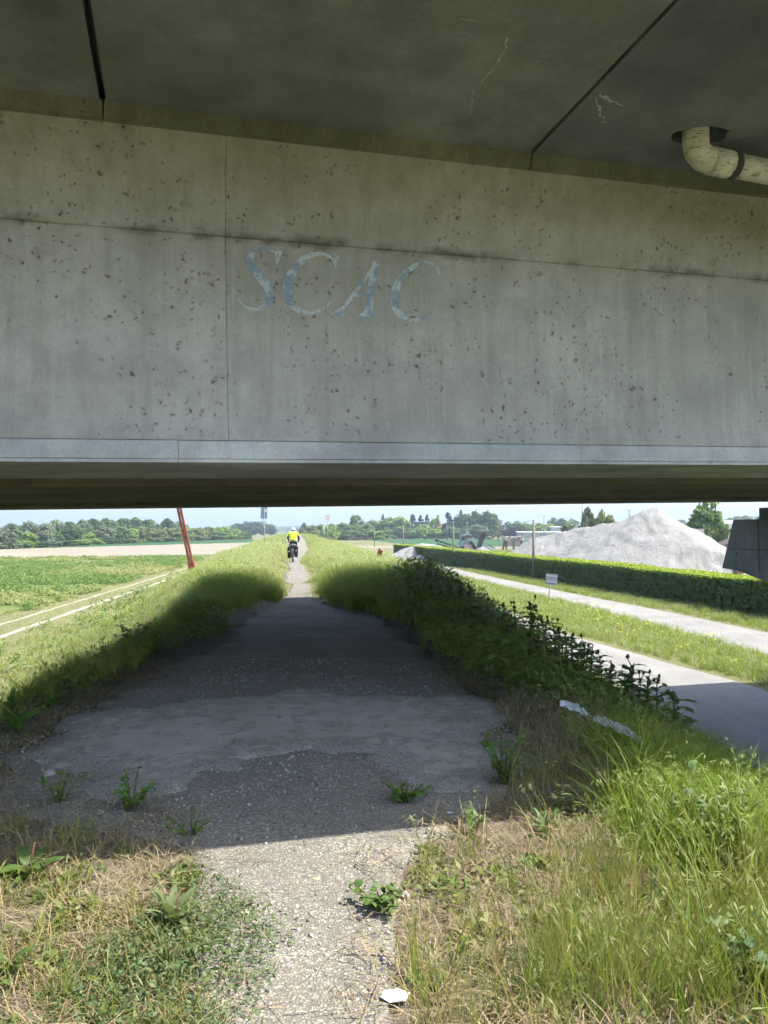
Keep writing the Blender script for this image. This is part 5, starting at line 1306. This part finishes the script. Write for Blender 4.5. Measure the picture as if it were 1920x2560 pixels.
# crest and slope grass under and just beyond the bridge
gl_ = lambda Y: np.minimum(path_l(Y), np.interp(Y, [4, 6, 8, 11, 13.65, 15.7, 17, 17.5], [-2.6, -2.95, -3.0, -2.85, -2.75, -2.45, -2.36, 9]))
wl_ = lambda X, Y: (X < 0) * sstep(.05, .45, gl_(Y) - X + (vnoise(X, Y, 1.2) - .5) * .8)
wr_ = lambda X, Y: (X > path_r(Y)) * sstep(.12, .5, X - path_r(Y) + (vnoise(X, Y, 1.2) - .5) * .6)
X1 = pts(17000, -8.5, -1.4, 5.6, 21, lambda X, Y: wl_(X, Y) * (.35 + .65 * sstep(.25, .5, vnoise(X, Y, .9))))
scatter('dyke_grass', [tuft(400 + i, 13, .22, .55, .0052, .11, .5, .9, 4, (.3, .06, 'pan', 4), (.2, -.05)) for i in range(5)], M_GTALL, X1, RNG.uniform(.6, 1.1, len(X1)) * np.where(-offset(X1[:, 0], X1[:, 1]) < np.interp(X1[:, 1], [7, 11, 13.5, 16], [3.1, 2.75, 2.4, 2.6]), .85 + .31 * sstep(13.8, 16.5, X1[:, 1]), .42), np.clip((vnoise(X1[:, 0], X1[:, 1], .6) - .45) * 1.5, 0, .7), 'tall grass on the left bank of the dyke')
X1 = pts(17000, -1.6, 9.5, 8.5, 21, lambda X, Y: wr_(X, Y) * (.35 + .65 * sstep(.25, .5, vnoise(X, Y, .9))) * (X < axis(Y) + 8.0) * np.where((X < 2.6 - .06 * Y) & (Y < 12), .25, 1))
scatter('dyke_grass', [tuft(430 + i, 13, .25, .60, .0052, .11, .5, .9, 4, (.35, .06, 'pan', 4), (.2, -.05)) for i in range(5)], M_GTALL, X1, RNG.uniform(.6, 1.15, len(X1)) * (1 + .30 * sstep(12.5, 15, X1[:, 1])), np.clip((vnoise(X1[:, 0], X1[:, 1], .6) - .5) * 1.5, 0, .6), 'tall grass on the right bank of the dyke')
M_UNDER = leaf_mat('undergrowth_leaf', (.065, .13, .026), (.12, .20, .042), dry=(.22, .19, .07), trans=.3, inst=True)
X1 = pts(2700, -.6, 5.5, 6.6, 16.5, lambda X, Y: (X - path_r(Y) > .45) * (offset(X, Y) > 1.6 + .55 * sstep(12, 14, Y)) * (offset(X, Y) < 4.6) * sstep(.32, .5, vnoise(X, Y, .8)))
scatter('undergrowth', [leafy(480 + i, 170, .030, .28, .55, .36) for i in range(5)], M_UNDER, X1, RNG.uniform(.6, 1.25, len(X1)) * (1 + .5 * sstep(11.5, 14.5, X1[:, 1])), RNG.random(len(X1)) * .3, 'dark leafy undergrowth below the thistles on the right crest')
X1 = pts(1500, -5.5, -1.8, 5.6, 13.5, lambda X, Y: (path_l(Y) - X > .25) * (offset(X, Y) > -4.2) * sstep(.40, .55, vnoise(X, Y + 3, .8)))
scatter('undergrowth', [leafy(490 + i, 90, .026, .20, .32, .38) for i in range(5)], M_UNDER, X1, RNG.uniform(.6, 1.2, len(X1)), RNG.random(len(X1)) * .3, 'dark leafy weeds on the left edge of the dyke')
# right slope near the camera, down to the lower road
X1 = pts(7000, 2.0, 9.5, -1, 12, lambda X, Y: (X > 2.3 - .1 * Y) * (X < axis(Y) + 7.2) * .8)
scatter('slope_grass', [tuft(460 + i, 12, .25, .6, .0045, .10, .5, 1.0, 4, (.3, .05, 'pan', 4), (.25, -.05)) for i in range(4)], M_GFRESH, X1, RNG.uniform(.7, 1.2, len(X1)), np.clip((vnoise(X1[:, 0], X1[:, 1], .6) - .5) * 1.5, 0, .5), 'grass on the slope above the lower road')
# sunlit dyke beyond the bridge
X1 = pts(42000, -16, 8.5, 18.5, 72, lambda X, Y: np.clip(np.maximum(wl_(X, Y) * (X < path_l(Y)), wr_(X, Y)) * (np.abs(offset(X, Y)) < 8.2) * np.clip(34 / Y, .3, 1) * np.where((X > path_l(Y) - 1.2) & (X < path_l(Y) + .1) & (Y < 40), .45, 1), 0, 1))
d_ = np.clip((vnoise(X1[:, 0], X1[:, 1], .35) - .36) * 1.5 + .45 * (1 - sstep(.2, 1.6, path_l(X1[:, 1]) - X1[:, 0])) * (X1[:, 0] < path_l(X1[:, 1])), 0, .85)
scatter('dyke_grass', [tuft(500 + i, 12, .25, .66, .0085, .17, .5, .9, 3, (.55, .09, 'pan', 5), (.25, -.05)) for i in range(6)], M_GSILK, X1, RNG.uniform(.55, 1.05, len(X1)) * (.6 + .4 * sstep(0.1, 1.4, dp(X1[:, 0], X1[:, 1]))) * np.where((offset(X1[:, 0], X1[:, 1]) < -2.6) & (X1[:, 1] < 36), .5, 1), d_, 'sunlit feathery grass on the dyke beyond the bridge')
X1 = pts(9000, -40, 4, 70, 240, lambda X, Y: (dp(X, Y) > .3) * (np.abs(offset(X, Y)) < 9) * np.clip(80 / Y, .2, 1))
scatter('dyke_grass', [tuft(540 + i, 14, .3, .7, .022, .45, .5, .8, 2, (.5, .14, 'pan', 4), (.25, -.05)) for i in range(4)], M_GSILK, X1, RNG.uniform(.7, 1.2, len(X1)), np.clip((vnoise(X1[:, 0], X1[:, 1], .15) - .35) * 1.6, 0, .8), 'far grass along the dyke')
# verge between the two lower roads and beside the hedge
def verge(X, Y):
    r1r = np.interp(Y, [-5, 8, 21.5, 32.3, 48, 90], [9.3, 10.0, 10.75, 7.9, 5.9, .4]); r2l = np.interp(Y, [2, 20, 28, 42, 54, 75, 115], [16.4, 14.6, 13.3, 11.9, 10.1, 7.2, 1.5])
    r2r = np.interp(Y, [2, 20, 28, 42, 54, 75, 115], [20.6, 18.9, 17.3, 15.2, 12.9, 9.6, 3.9]); hx_ = H0.x + (Y - H0.y) * hd.x / hd.y
    r1l = np.interp(Y, [-5, 8, 21.5, 32.3, 48, 90], [4.6, 5.4, 6.4, 4.6, 3.2, -2])
    return np.where(((X > r1r + .1) & (X < r2l - .1)) | ((X > r2r + .15) & (X < hx_ - .6)) | ((X < r1l - .1) & (X > axis(Y) + 6.5)), 1.0, 0.0)
X1 = pts(34000, -2, 22, 14, 85, lambda X, Y: verge(X, Y) * np.clip(36 / Y, .35, 1))
scatter('verge_grass', [tuft(570 + i, 12, .2, .55, .0085, .17, .45, .8, 3, (.4, .08, 'pan', 4), (.2, -.05)) for i in range(5)], M_GSILK, X1, RNG.uniform(.6, 1.1, len(X1)), np.clip((vnoise(X1[:, 0], X1[:, 1], .3) - .42) * 1.2, 0, .6), 'bright verge grass between the lower roads and the hedge')
# yellow flowers on the verge
fl = MB()
for j in range(7):
    a = R.uniform(0, 6.28); r = R.uniform(0, .05); c = Vector((r * math.cos(a), r * math.sin(a), R.uniform(.45, .52)))
    fl.add([c + Vector((.022, 0, 0)), c + Vector((0, .022, .006)), c + Vector((-.022, 0, 0)), c + Vector((0, -.022, .006))], [(0, 1, 2, 3)])
fm = fl.mesh('flower', None)
M_FLOW = leaf_mat('yellow_petals', (.65, .50, .01), (.75, .62, .03), trans=.2)
X1 = pts(900, 9, 18, 18, 44, lambda X, Y: verge(X, Y) * sstep(.5, .62, vnoise(X, Y, .5)) * (X < 15) )
scatter('yellow_flowers', [fm], M_FLOW, X1, RNG.uniform(.8, 1.2, len(X1)), 0.0, 'yellow flower heads in the verge between the lower roads')
# left: rough strip by the track and the leafy crop field
X1 = pts(30000, -70, -8, 14, 125, lambda X, Y: np.where((X < np.interp(Y, [-20, 25, 32, 73, 118], [-19.0, -17.3, -18.0, -21.6, -26.4]) - .6), sstep(.36, .54, vnoise(X, Y, .22)), 0) * np.clip(45 / Y, .25, 1) * (Y - 118 < (X + 61) * .63))
scatter('leafy_crop', [leafy(600 + i, 70, .075, .42, .38, .55) for i in range(4)], M_ALFL, X1, RNG.uniform(.6, 1.4, len(X1)), np.clip((vnoise(X1[:, 0], X1[:, 1], .13) - .44) * 2.4, 0, .85), 'patchy leafy green crop in the left field')
trk = lambda Y: np.interp(Y, [-20, 25, 32, 73, 118], [-17.1, -15.2, -15.85, -19.6, -24.2])
X1 = pts(30000, -34, -4, 6, 120, lambda X, Y: np.where((X > trk(Y) - 3.4) & (offset(X, Y) < -5.0) & (np.abs(X - trk(Y)) > .33) & (np.abs(X - trk(Y) + 1.6) > .22), .9, 0) * np.clip(40 / np.maximum(Y, 8), .3, 1))
near_t = np.abs(X1[:, 0] - trk(X1[:, 1]) + .8) < 2.0
scatter('track_verge_grass', [tuft(630 + i, 12, .12, .32, .011, .22, .5, .8, 3, (.4, .07, 'pan', 3), (.15, 0)) for i in range(4)], M_GSILK, X1, np.where(near_t, RNG.uniform(.25, .5, len(X1)), RNG.uniform(.5, 1.2, len(X1))), np.clip((vnoise(X1[:, 0], X1[:, 1], .3) - .3) * 1.5 + near_t * .3, 0, .9), 'yellowing grass beside the rutted track')
X1 = pts(900, -24, -6, 8, 60, lambda X, Y: np.where((X > trk(Y) + .6) & (offset(X, Y) < -4.5), sstep(.45, .6, vnoise(X, Y, .5)), 0))
scatter('verge_weeds', [leafy(660 + i, 60, .06, .30, .55, .45) for i in range(3)], M_ALFL, X1, RNG.uniform(.6, 1.4, len(X1)), RNG.random(len(X1)) * .25, 'dark leafy weeds below the left bank')
# vetch mat on the left and small creeping plants
X1 = np.concatenate([pts(520, -1.5, -.36, 1.6, 3.4, lambda X, Y: 1 - sstep(.30, .62, np.hypot((X + .74) / .62, (Y - 2.75) / 1.2) + (vnoise(X, Y, 3) - .5) * .6)),
                     pts(160, .35, 1.6, 1.5, 2.8, lambda X, Y: sstep(.5, .62, vnoise(X + 4, Y, 2.2)))])
scatter('vetch', [leafy(690 + i, 60, .010, .11, .10, .42) for i in range(5)], M_VETCH, X1, RNG.uniform(.7, 1.4, len(X1)), RNG.random(len(X1)) * .35, 'blue-green creeping vetch at the path edge', .25)
X1 = np.concatenate([pts(700, -3.4, -.55, 1.4, 4.2, lambda X, Y: (dp(X, Y) > -.03) * sstep(.44, .6, vnoise(X + 5, Y + 2, 2.0))), pts(500, .1, 2.4, 1.4, 4.6, lambda X, Y: (dp(X, Y) > .0) * sstep(.46, .62, vnoise(X + 5, Y + 2, 2.0)))])
M_SMALLW = leaf_mat('small_weed_leaf', (.075, .135, .028), (.14, .20, .05), dry=(.26, .20, .07), trans=.3, inst=True)
scatter('small_weeds', [leafy(680 + i, 34, .016, .07, .07, .5) for i in range(5)], M_SMALLW, X1, RNG.uniform(.6, 1.5, len(X1)), RNG.random(len(X1)) ** 2 * .7, 'scattered small green weeds in the dry verges', .2)
# loose pebbles
pb = []
for i in range(5):
    mb = lump((0, 0, 0), (.011, .009, .006), 70 + i); pb.append(mb.mesh('pebble', None, True))
m = NT('pebble_stone'); oi = m.n('ShaderNodeObjectInfo'); m.bsdf(m.ramp(oi.outputs['Random'], [(0, (.09, .088, .085)), (.45, (.22, .215, .20)), (.8, (.38, .37, .34)), (1, (.36, .29, .19))]), .85)
X1 = pts(16000, -3.2, 1.4, 1.3, 9.5, lambda X, Y: (dp(X, Y) < .35) * (.25 + .75 * sstep(.4, .65, vnoise(X, Y, 2.5))))
inpath = dp(X1[:, 0], X1[:, 1]) < .02; X1[:, 2] += np.where(inpath, .03, .012)
scatter('loose_pebbles', pb, m.mat, X1, RNG.uniform(.3, 1.2, len(X1)) ** 1.6, 0.0, 'small loose pebbles on the path', .4)

# ------------------------------------------------------------------ single plants
def leaf_mesh(name, L, W, mat, curl=.4, fold=.25, teeth=0, segs=6):
    m = MB(); V = []
    for i in range(segs + 1):
        t = i / segs; w = W * math.sin(math.pi * min(1, t * .93 + .05)) ** .8 * (1 - .25 * t)
        if teeth and 0 < i < segs: w *= 1 + (.35 if i % 2 else -.3) * teeth
        z = L * (curl * (t - t * t * 1.6)); x = L * t
        V += [(x, -w, z + fold * w), (x, 0, z), (x, w, z + fold * w)]
    m.add(V, [(3 * i + j, 3 * i + j + 1, 3 * i + 3 + j + 1, 3 * i + 3 + j) for i in range(segs) for j in (0, 1)])
    return m.mesh(name, mat, True)
M_DOCK = leaf_mat('dock_leaf', (.055, .11, .022), (.10, .165, .040), trans=.3)
M_DUSTY = leaf_mat('dusty_leaf', (.10, .14, .055), (.17, .205, .095), trans=.3)
M_ELDER = leaf_mat('elder_leaf', (.075, .165, .026), (.12, .22, .04), trans=.38)
M_THIST = leaf_mat('thistle_leaf', (.055, .115, .032), (.10, .17, .05), trans=.42)
M_CLOV = leaf_mat('clover_leaf', (.085, .15, .055), (.15, .22, .10), trans=.3)
M_STEM = simple('plant_stem', (.10, .12, .04), .7, .25, 20); M_STEMR = simple('reddish_stem', (.16, .075, .05), .7, .25, 20)
def rosette(pos, n, L, W, label, mat, up=.5, seed=0, name='broadleaf_weed', stem=True, teeth=.3):
    rr = random.Random(seed); e = empty(name, pos, 0, label, 'plant')
    me = leaf_mesh('leaf', L, W, mat, .35, .25, teeth, 8)
    for i in range(n):
        o = link('leaf', me, e); a = 6.283 * i / n + rr.uniform(-.4, .4); s = rr.uniform(.6, 1.15)
        o.rotation_euler = (rr.uniform(-.3, .3), -rr.uniform(.1, 1.0) * up * 1.6, a); o.scale = (s, s, s); o.location = (math.cos(a) * .01, math.sin(a) * .01, rr.uniform(0, .03))
    if stem:
        m = MB(); m.tube([(0, 0, -.02), (.01, .01, L * .6), (.03, 0, L * 1.1)], [.006, .005, .003], 6); m.build('stem', M_STEMR, e, True)
    return e
def bushy(pos, n, h, spread, ls, label, mat, seed=0, name='leafy_weed', asp=.62, round_=False):
    """several leaning stems with many leaves, each leaf a part"""
    rr = random.Random(seed); e = empty(name, pos, 0, label, 'plant'); me = leaf_mesh('leaf', ls, ls * asp, mat, .3, .2, 0, 4)
    ns = max(3, n // 9)
    for s in range(ns):
        a = 6.283 * s / ns + rr.uniform(-.5, .5); sp = spread * rr.uniform(.3, 1); tip = Vector((math.cos(a) * sp, math.sin(a) * sp, h * rr.uniform(.6, 1)))
        m = MB(); midp = tip * .5 + Vector((0, 0, h * .15)); m.tube([(0, 0, -.02), midp, tip], [.005, .004, .002], 5); m.build('stem', M_STEM, e, True)
        for k in range(n // ns):
            t = .2 + .8 * (k + rr.random()) / (n // ns); p = (midp * 2 * t * (1 - t) + tip * t * t)
            o = link('leaf', me, e); o.location = p; q = rr.uniform(.55, 1.15); o.scale = (q, q, q); o.rotation_euler = (rr.uniform(-.5, .5), -rr.uniform(-.3, .8), rr.uniform(0, 6.283))
    return e
def gz(px, py): p = on(px, py); return Vector((p.x, p.y, hz(p.x, p.y)))
rosette(gz(430, 2325), 24, .14, .024, 'dusty dock with upright notched leaves left of the sunny path', M_DUSTY, .8, 3, teeth=.6)
rosette(gz(70, 2195), 18, .15, .026, 'broad-leaved weed at the left edge on the shadow line', M_DOCK, .5, 4, teeth=.1)
rosette(gz(15, 2415), 14, .13, .028, 'dark broad-leaved weed cut by the left edge of the picture', M_DOCK, .6, 5, teeth=.2)
rosette(gz(130, 2230), 8, .10, .017, 'small glossy weed right of the left-edge shadow line weed', M_DOCK, .5, 6, teeth=.0)
bushy(gz(955, 2285), 135, .10, .16, .032, 'dense small-leaved green weed at the right edge of the sunny path', M_DOCK, 7)
bushy(gz(1185, 2090), 34, .16, .05, .035, 'small pale upright weed right of the path at the shadow edge', M_CLOV, 8)
rosette(gz(1362, 2075), 12, .13, .016, 'bright star-shaped weed in the straw near the shadow edge', M_CLOV, 1.0, 9, teeth=.1)
bushy(gz(1800, 2140), 150, .42, .24, .055, 'large round-leaved pale green weed at right in the tall grass', M_CLOV, 10, asp=.5)
bushy(gz(1880, 2470), 100, .28, .22, .046, 'round-leaved weed at the lower right corner', M_CLOV, 11, asp=.5)
bushy(gz(1260, 1965), 130, .34, .26, .045, 'shaded bushy weed at the right end of the concrete patch', M_ELDER, 12, asp=.45)
bushy(gz(1010, 2010), 90, .12, .20, .034, 'low shaded weed on the paving edge right of the path', M_ELDER, 13)
bushy(gz(330, 2035), 80, .22, .18, .04, 'shaded weed in the straw below the concrete patch', M_ELDER, 14, asp=.4)
bushy(gz(150, 2015), 60, .22, .16, .035, 'thin shaded weed at the left below the concrete patch', M_ELDER, 15, asp=.4)
bushy(gz(480, 2095), 60, .12, .16, .03, 'small shaded weed beside the path just inside the shadow', M_ELDER, 16, asp=.4)
for i, (px, py, lb) in enumerate(((45, 1835, 'leafy shaded sprout at the left edge of the paving'), (120, 1770, 'leafy shaded sprout on the soil left of the patch'), (30, 1760, 'tall shaded weed at the left picture edge on the bank'), (100, 1690, 'dark toothed weed silhouetted against the left field'))):
    rosette(gz(px, py), 18, .22, .034, lb, M_ELDER, 1.0, 20 + i, teeth=.5)
bushy(gz(330, 1640), 60, .5, .35, .075, 'sunlit bright leafy weed on the left bank above the shadow', M_CLOV, 17, asp=.4)
p = gz(430, 2420); bushy(p, 20, .20, .30, .022, 'sprawling thin yellow-green weed over the vetch', M_CLOV, 18, asp=.3)
# elder sprouts with divided leaves
def elder(pos, h, n, label, seed):
    rr = random.Random(seed); e = empty('elder_sprout', pos, 0, label, 'plant', 'elder sprouts along the shaded right edge'); me = leaf_mesh('leaflet', .135, .026, M_ELDER, .2, .2, 0, 5)
    m = MB(); m.tube([(0, 0, -.05), (.02, 0, h * .5), (0, .02, h)], [.012, .009, .005], 6); m.build('stem', M_STEM, e, True)
    for i in range(n):
        a = 2.4 * i + rr.uniform(-.3, .3); z = h * (.08 + .92 * (i + 1) / n); L = rr.uniform(.24, .40); d = Vector((math.cos(a), math.sin(a), rr.uniform(.05, .5))).normalized()
        m = MB(); m.tube([(0, 0, z), Vector((0, 0, z)) + d * L], [.004, .002], 4); st_ = m.build('leaf_stalk', M_STEM, e)
        for k, (t, s) in enumerate(((.45, -1), (.45, 1), (.72, -1), (.72, 1), (1, 0))):
            o = link('leaflet', me, st_); o.location = Vector((0, 0, z)) + d * L * t
            o.rotation_euler = (rr.uniform(-.3, .3), -rr.uniform(-.25, .25), a + s * 1.05); q = rr.uniform(.8, 1.2); o.scale = (q, q, q)
eld = [(1085, 1640), (1120, 1665), (1150, 1690), (1185, 1705), (1225, 1735), (1265, 1745), (1310, 1750), (1360, 1765), (1400, 1770), (1140, 1630), (1230, 1690), (1300, 1700)]
eld.sort()
for i, (px, py) in enumerate(eld):
    elder(gz(px, py), R.uniform(.5, .8), 13, f'elder sprout with divided leaves, {ordinal(i)} from left along the shaded right edge', 40 + i)
# thistles on the right crest
def thistle(seed):
    rr = random.Random(seed); e = empty('thistle', (0, 0, 0)); h = 1.0
    m = MB(); m.tube([(0, 0, -.1), (.02, .01, h * .5), (-.01, .02, h)], [.011, .009, .005], 6); m.build('stem', M_STEM, e, True)
    m = MB()
    for i in range(44):
        t = .06 + .93 * i / 44; a = 2.4 * i + rr.uniform(-.4, .4); L = (.25 - .14 * t) * rr.uniform(.7, 1.3); W = L * .18
        d = Vector((math.cos(a), math.sin(a), 0)); s = Vector((-math.sin(a), math.cos(a), 0)); p0 = Vector((.01, .01, h * t)); V = []; S = 7
        for k in range(S + 1):
            u = k / S; w = W * math.sin(math.pi * min(1, u * .9 + .08)) * (1.5 if k % 2 else .55)
            c = p0 + d * L * u + Vector((0, 0, L * (.75 * u - .75 * u * u))); V += [c - s * w, c + s * w]
        m.add(V, [(2 * k, 2 * k + 1, 2 * k + 3, 2 * k + 2) for k in range(S)])
    m.build('leaves', M_THIST, e)
    for i in range(3):
        a = rr.uniform(0, 6.28); p = Vector((math.cos(a) * rr.uniform(0, .07), math.sin(a) * rr.uniform(0, .07), h + rr.uniform(-.10, .05)))
        m = MB(); m.tube([Vector((0, .02, h * .93)), p], [.004, .004], 5); m.tube([p, p + Vector((0, 0, .02)), p + Vector((0, 0, .045))], [.008, .016, .006], 7); m.build('bud', M_THIST, e, True)
    return e
tp = [thistle(900 + i) for i in range(4)]
spots = []
rt_ = random.Random(77)
line = [(1035, 1470, 15.0, 2), (1082, 1394, 14.0, 1), (1075, 1425, 14.2, 4), (1115, 1440, 13.5, 4), (1145, 1446, 13.0, 3), (1180, 1480, 12.5, 3), (1215, 1493, 12.0, 3), (1260, 1510, 11.5, 4), (1320, 1504, 11.0, 3), (1355, 1545, 10.5, 4), (1388, 1562, 10.0, 4),
        (1425, 1590, 9.6, 4), (1458, 1603, 9.3, 4), (1510, 1640, 8.9, 4), (1562, 1655, 8.6, 3), (1600, 1690, 8.2, 3), (1632, 1690, 8.0, 2), (1678, 1736, 7.5, 2)]
for px, py, Y, cnt in line:
    for k in range(cnt):
        j = 0 if k == 0 else 1
        q = at(px + rt_.uniform(-22, 22) * j, py + rt_.uniform(2, 30) * j, Y + rt_.uniform(-.6, .6) * j); spots.append((q.x, q.y, q.z))
spots.sort(key=lambda s: s[0] / s[1])
used = set()
for i, (x, y, zt) in enumerate(spots):
    zb = hz(x, y) - .02; pi_ = i % 4
    if pi_ not in used: e = tp[pi_]; used.add(pi_)
    else: e = copy_tree(tp[pi_])
    s = max(.45, min(1.6, zt - zb)); w = 1.0 + .7 * rt_.random()
    e.location = (x, y, zb); e.scale = (w, w, s); e.rotation_euler = (rt_.uniform(-.08, .08), rt_.uniform(-.08, .08), rt_.uniform(0, 6.28))
    tag(e, f'dark prickly thistle, {ordinal(i)} from left in the row on the right crest', 'plant', 'thistles along the right crest')
    e.name = 'thistle'

# ------------------------------------------------------------------ litter
def sheet(name, pts_, width, label, mat, seed, n=22, m_=9):
    """crumpled strip of plastic following the line pts_"""
    rr = random.Random(seed); V = []; L = [Vector(p) for p in pts_]
    for i in range(n + 1):
        t = i / n * (len(L) - 1); k = min(int(t), len(L) - 2); p = L[k].lerp(L[k + 1], t - k); d = (L[k + 1] - L[k]).normalized(); s = d.cross(Vector((0, 0, 1))).normalized()
        w = width * (.55 + .45 * math.sin(math.pi * (.1 + .85 * i / n))) * (1 + .35 * noise.noise(Vector((i * .5, seed, 0))))
        for j in range(m_ + 1):
            u = j / m_ - .5; q = p + s * u * w + d * noise.noise(Vector((j, seed, i * .1))) * .02
            z = .012 * math.sin(j * 1.3 + i * .15) + .022 * noise.noise(Vector((i * .45, j * .9, seed))) - abs(u) * .03
            V.append(q + Vector((0, 0, z)))
    F = [(i * (m_ + 1) + j, i * (m_ + 1) + j + 1, (i + 1) * (m_ + 1) + j + 1, (i + 1) * (m_ + 1) + j) for i in range(n) for j in range(m_)]
    o = link(name, np_mesh(name, V, F, mat, True)); so = o.modifiers.new('thick', 'SOLIDIFY'); so.thickness = .002
    return tag(o, label, 'litter')
M_PLAST = simple('white_plastic', (.55, .57, .58), .4, .22, 9)
q = lambda px, py, z: on(px, py, z)
sheet('plastic_sheet', [q(1400, 1752, .26), q(1425, 1760, .24), q(1470, 1785, .20)], .13, 'crumpled white plastic sheet, upper piece, in the shaded dry grass', M_PLAST, 1)
sheet('plastic_sheet', [q(1490, 1790, .22), q(1545, 1815, .20), q(1605, 1850, .20)], .11, 'long white plastic strip, lower piece, at the edge of the tall grass', M_PLAST, 2)
def chip(px, py, r, label, seed, mat=M_PLAST, flat=.25, name='plaster_lump', cat='litter'):
    p = gz(px, py); mb = lump((0, 0, r * flat * .5), (r, r * .8, r * flat), seed); o = mb.build(name, mat, None, False); o.location = (p.x, p.y, p.z + .02); return tag(o, label, cat)
M_PLASTER = simple('white_plaster', (.74, .73, .70), .9, .06, 30)
chip(985, 2508, .055, 'white plaster lump at the right edge of the path near the camera', 3, M_PLASTER)
chip(1125, 2042, .022, 'tiny white scrap in the shade beside the path', 4)
chip(612, 2296, .020, 'pale yellow pebble on the sunny path', 5, simple('pale_pebble', (.55, .50, .36), .8), .5, 'pebble', 'stone')
chip(792, 2210, .020, 'flat yellow pebble in the middle of the sunny path', 6, simple('yellow_pebble', (.48, .41, .22), .8), .35, 'pebble', 'stone')
chip(125, 1945, .05, 'rounded grey stone at the left end of the concrete patch', 7, M_CONC, .6, 'stone', 'stone')
def stick(a, b, r, label, seed):
    A_ = gz(*a) + Vector((0, 0, .025)); B_ = gz(*b) + Vector((0, 0, .035)); rr = random.Random(seed)
    m = MB(); n = 7; m.tube([A_.lerp(B_, i / n) + Vector((rr.uniform(-.008, .008), rr.uniform(-.008, .008), rr.uniform(0, .012))) for i in range(n + 1)], [r * (1 - .6 * i / n) for i in range(n + 1)], 6)
    tag(m.build('stick', simple('dry_stick', (.27, .21, .14), .9, .25, 20), None, True), label, 'stick')
stick((560, 2290), (640, 2270), .004, 'thin dry stalk lying beside the dock on the sunny path', 1)
stick((885, 2175), (945, 2215), .004, 'thin reddish stalk at the right edge of the sunny path', 2)
stick((0, 2110), (60, 2080), .006, 'pale stick in the shade at the left edge', 3)
stick((60, 1880), (95, 1858), .006, 'pale broken reed left of the concrete patch', 4)
stick((950, 2400), (1000, 2450), .005, 'dark twig at the right path edge above the plaster lump', 5)

# ------------------------------------------------------------------ air
def haze(density):
    mt = bpy.data.materials.new('haze_air'); mt.use_nodes = True; t = mt.node_tree; t.nodes.clear()
    o = t.nodes.new('ShaderNodeOutputMaterial'); v = t.nodes.new('ShaderNodeVolumePrincipled')
    v.inputs['Color'].default_value = (.61, .725, .86, 1); v.inputs['Density'].default_value = density; v.inputs['Anisotropy'].default_value = .2
    t.links.new(v.outputs[0], o.inputs['Volume'])
    m = MB(); m.box2((-6600, -200, ZL - 1.5), (6600, 6600, 130)); ob = m.build('haze', mt); ob.display_type = 'WIRE'
    tag(ob, 'thin pale summer haze in the air', None, None, 'stuff')
haze(.00045)
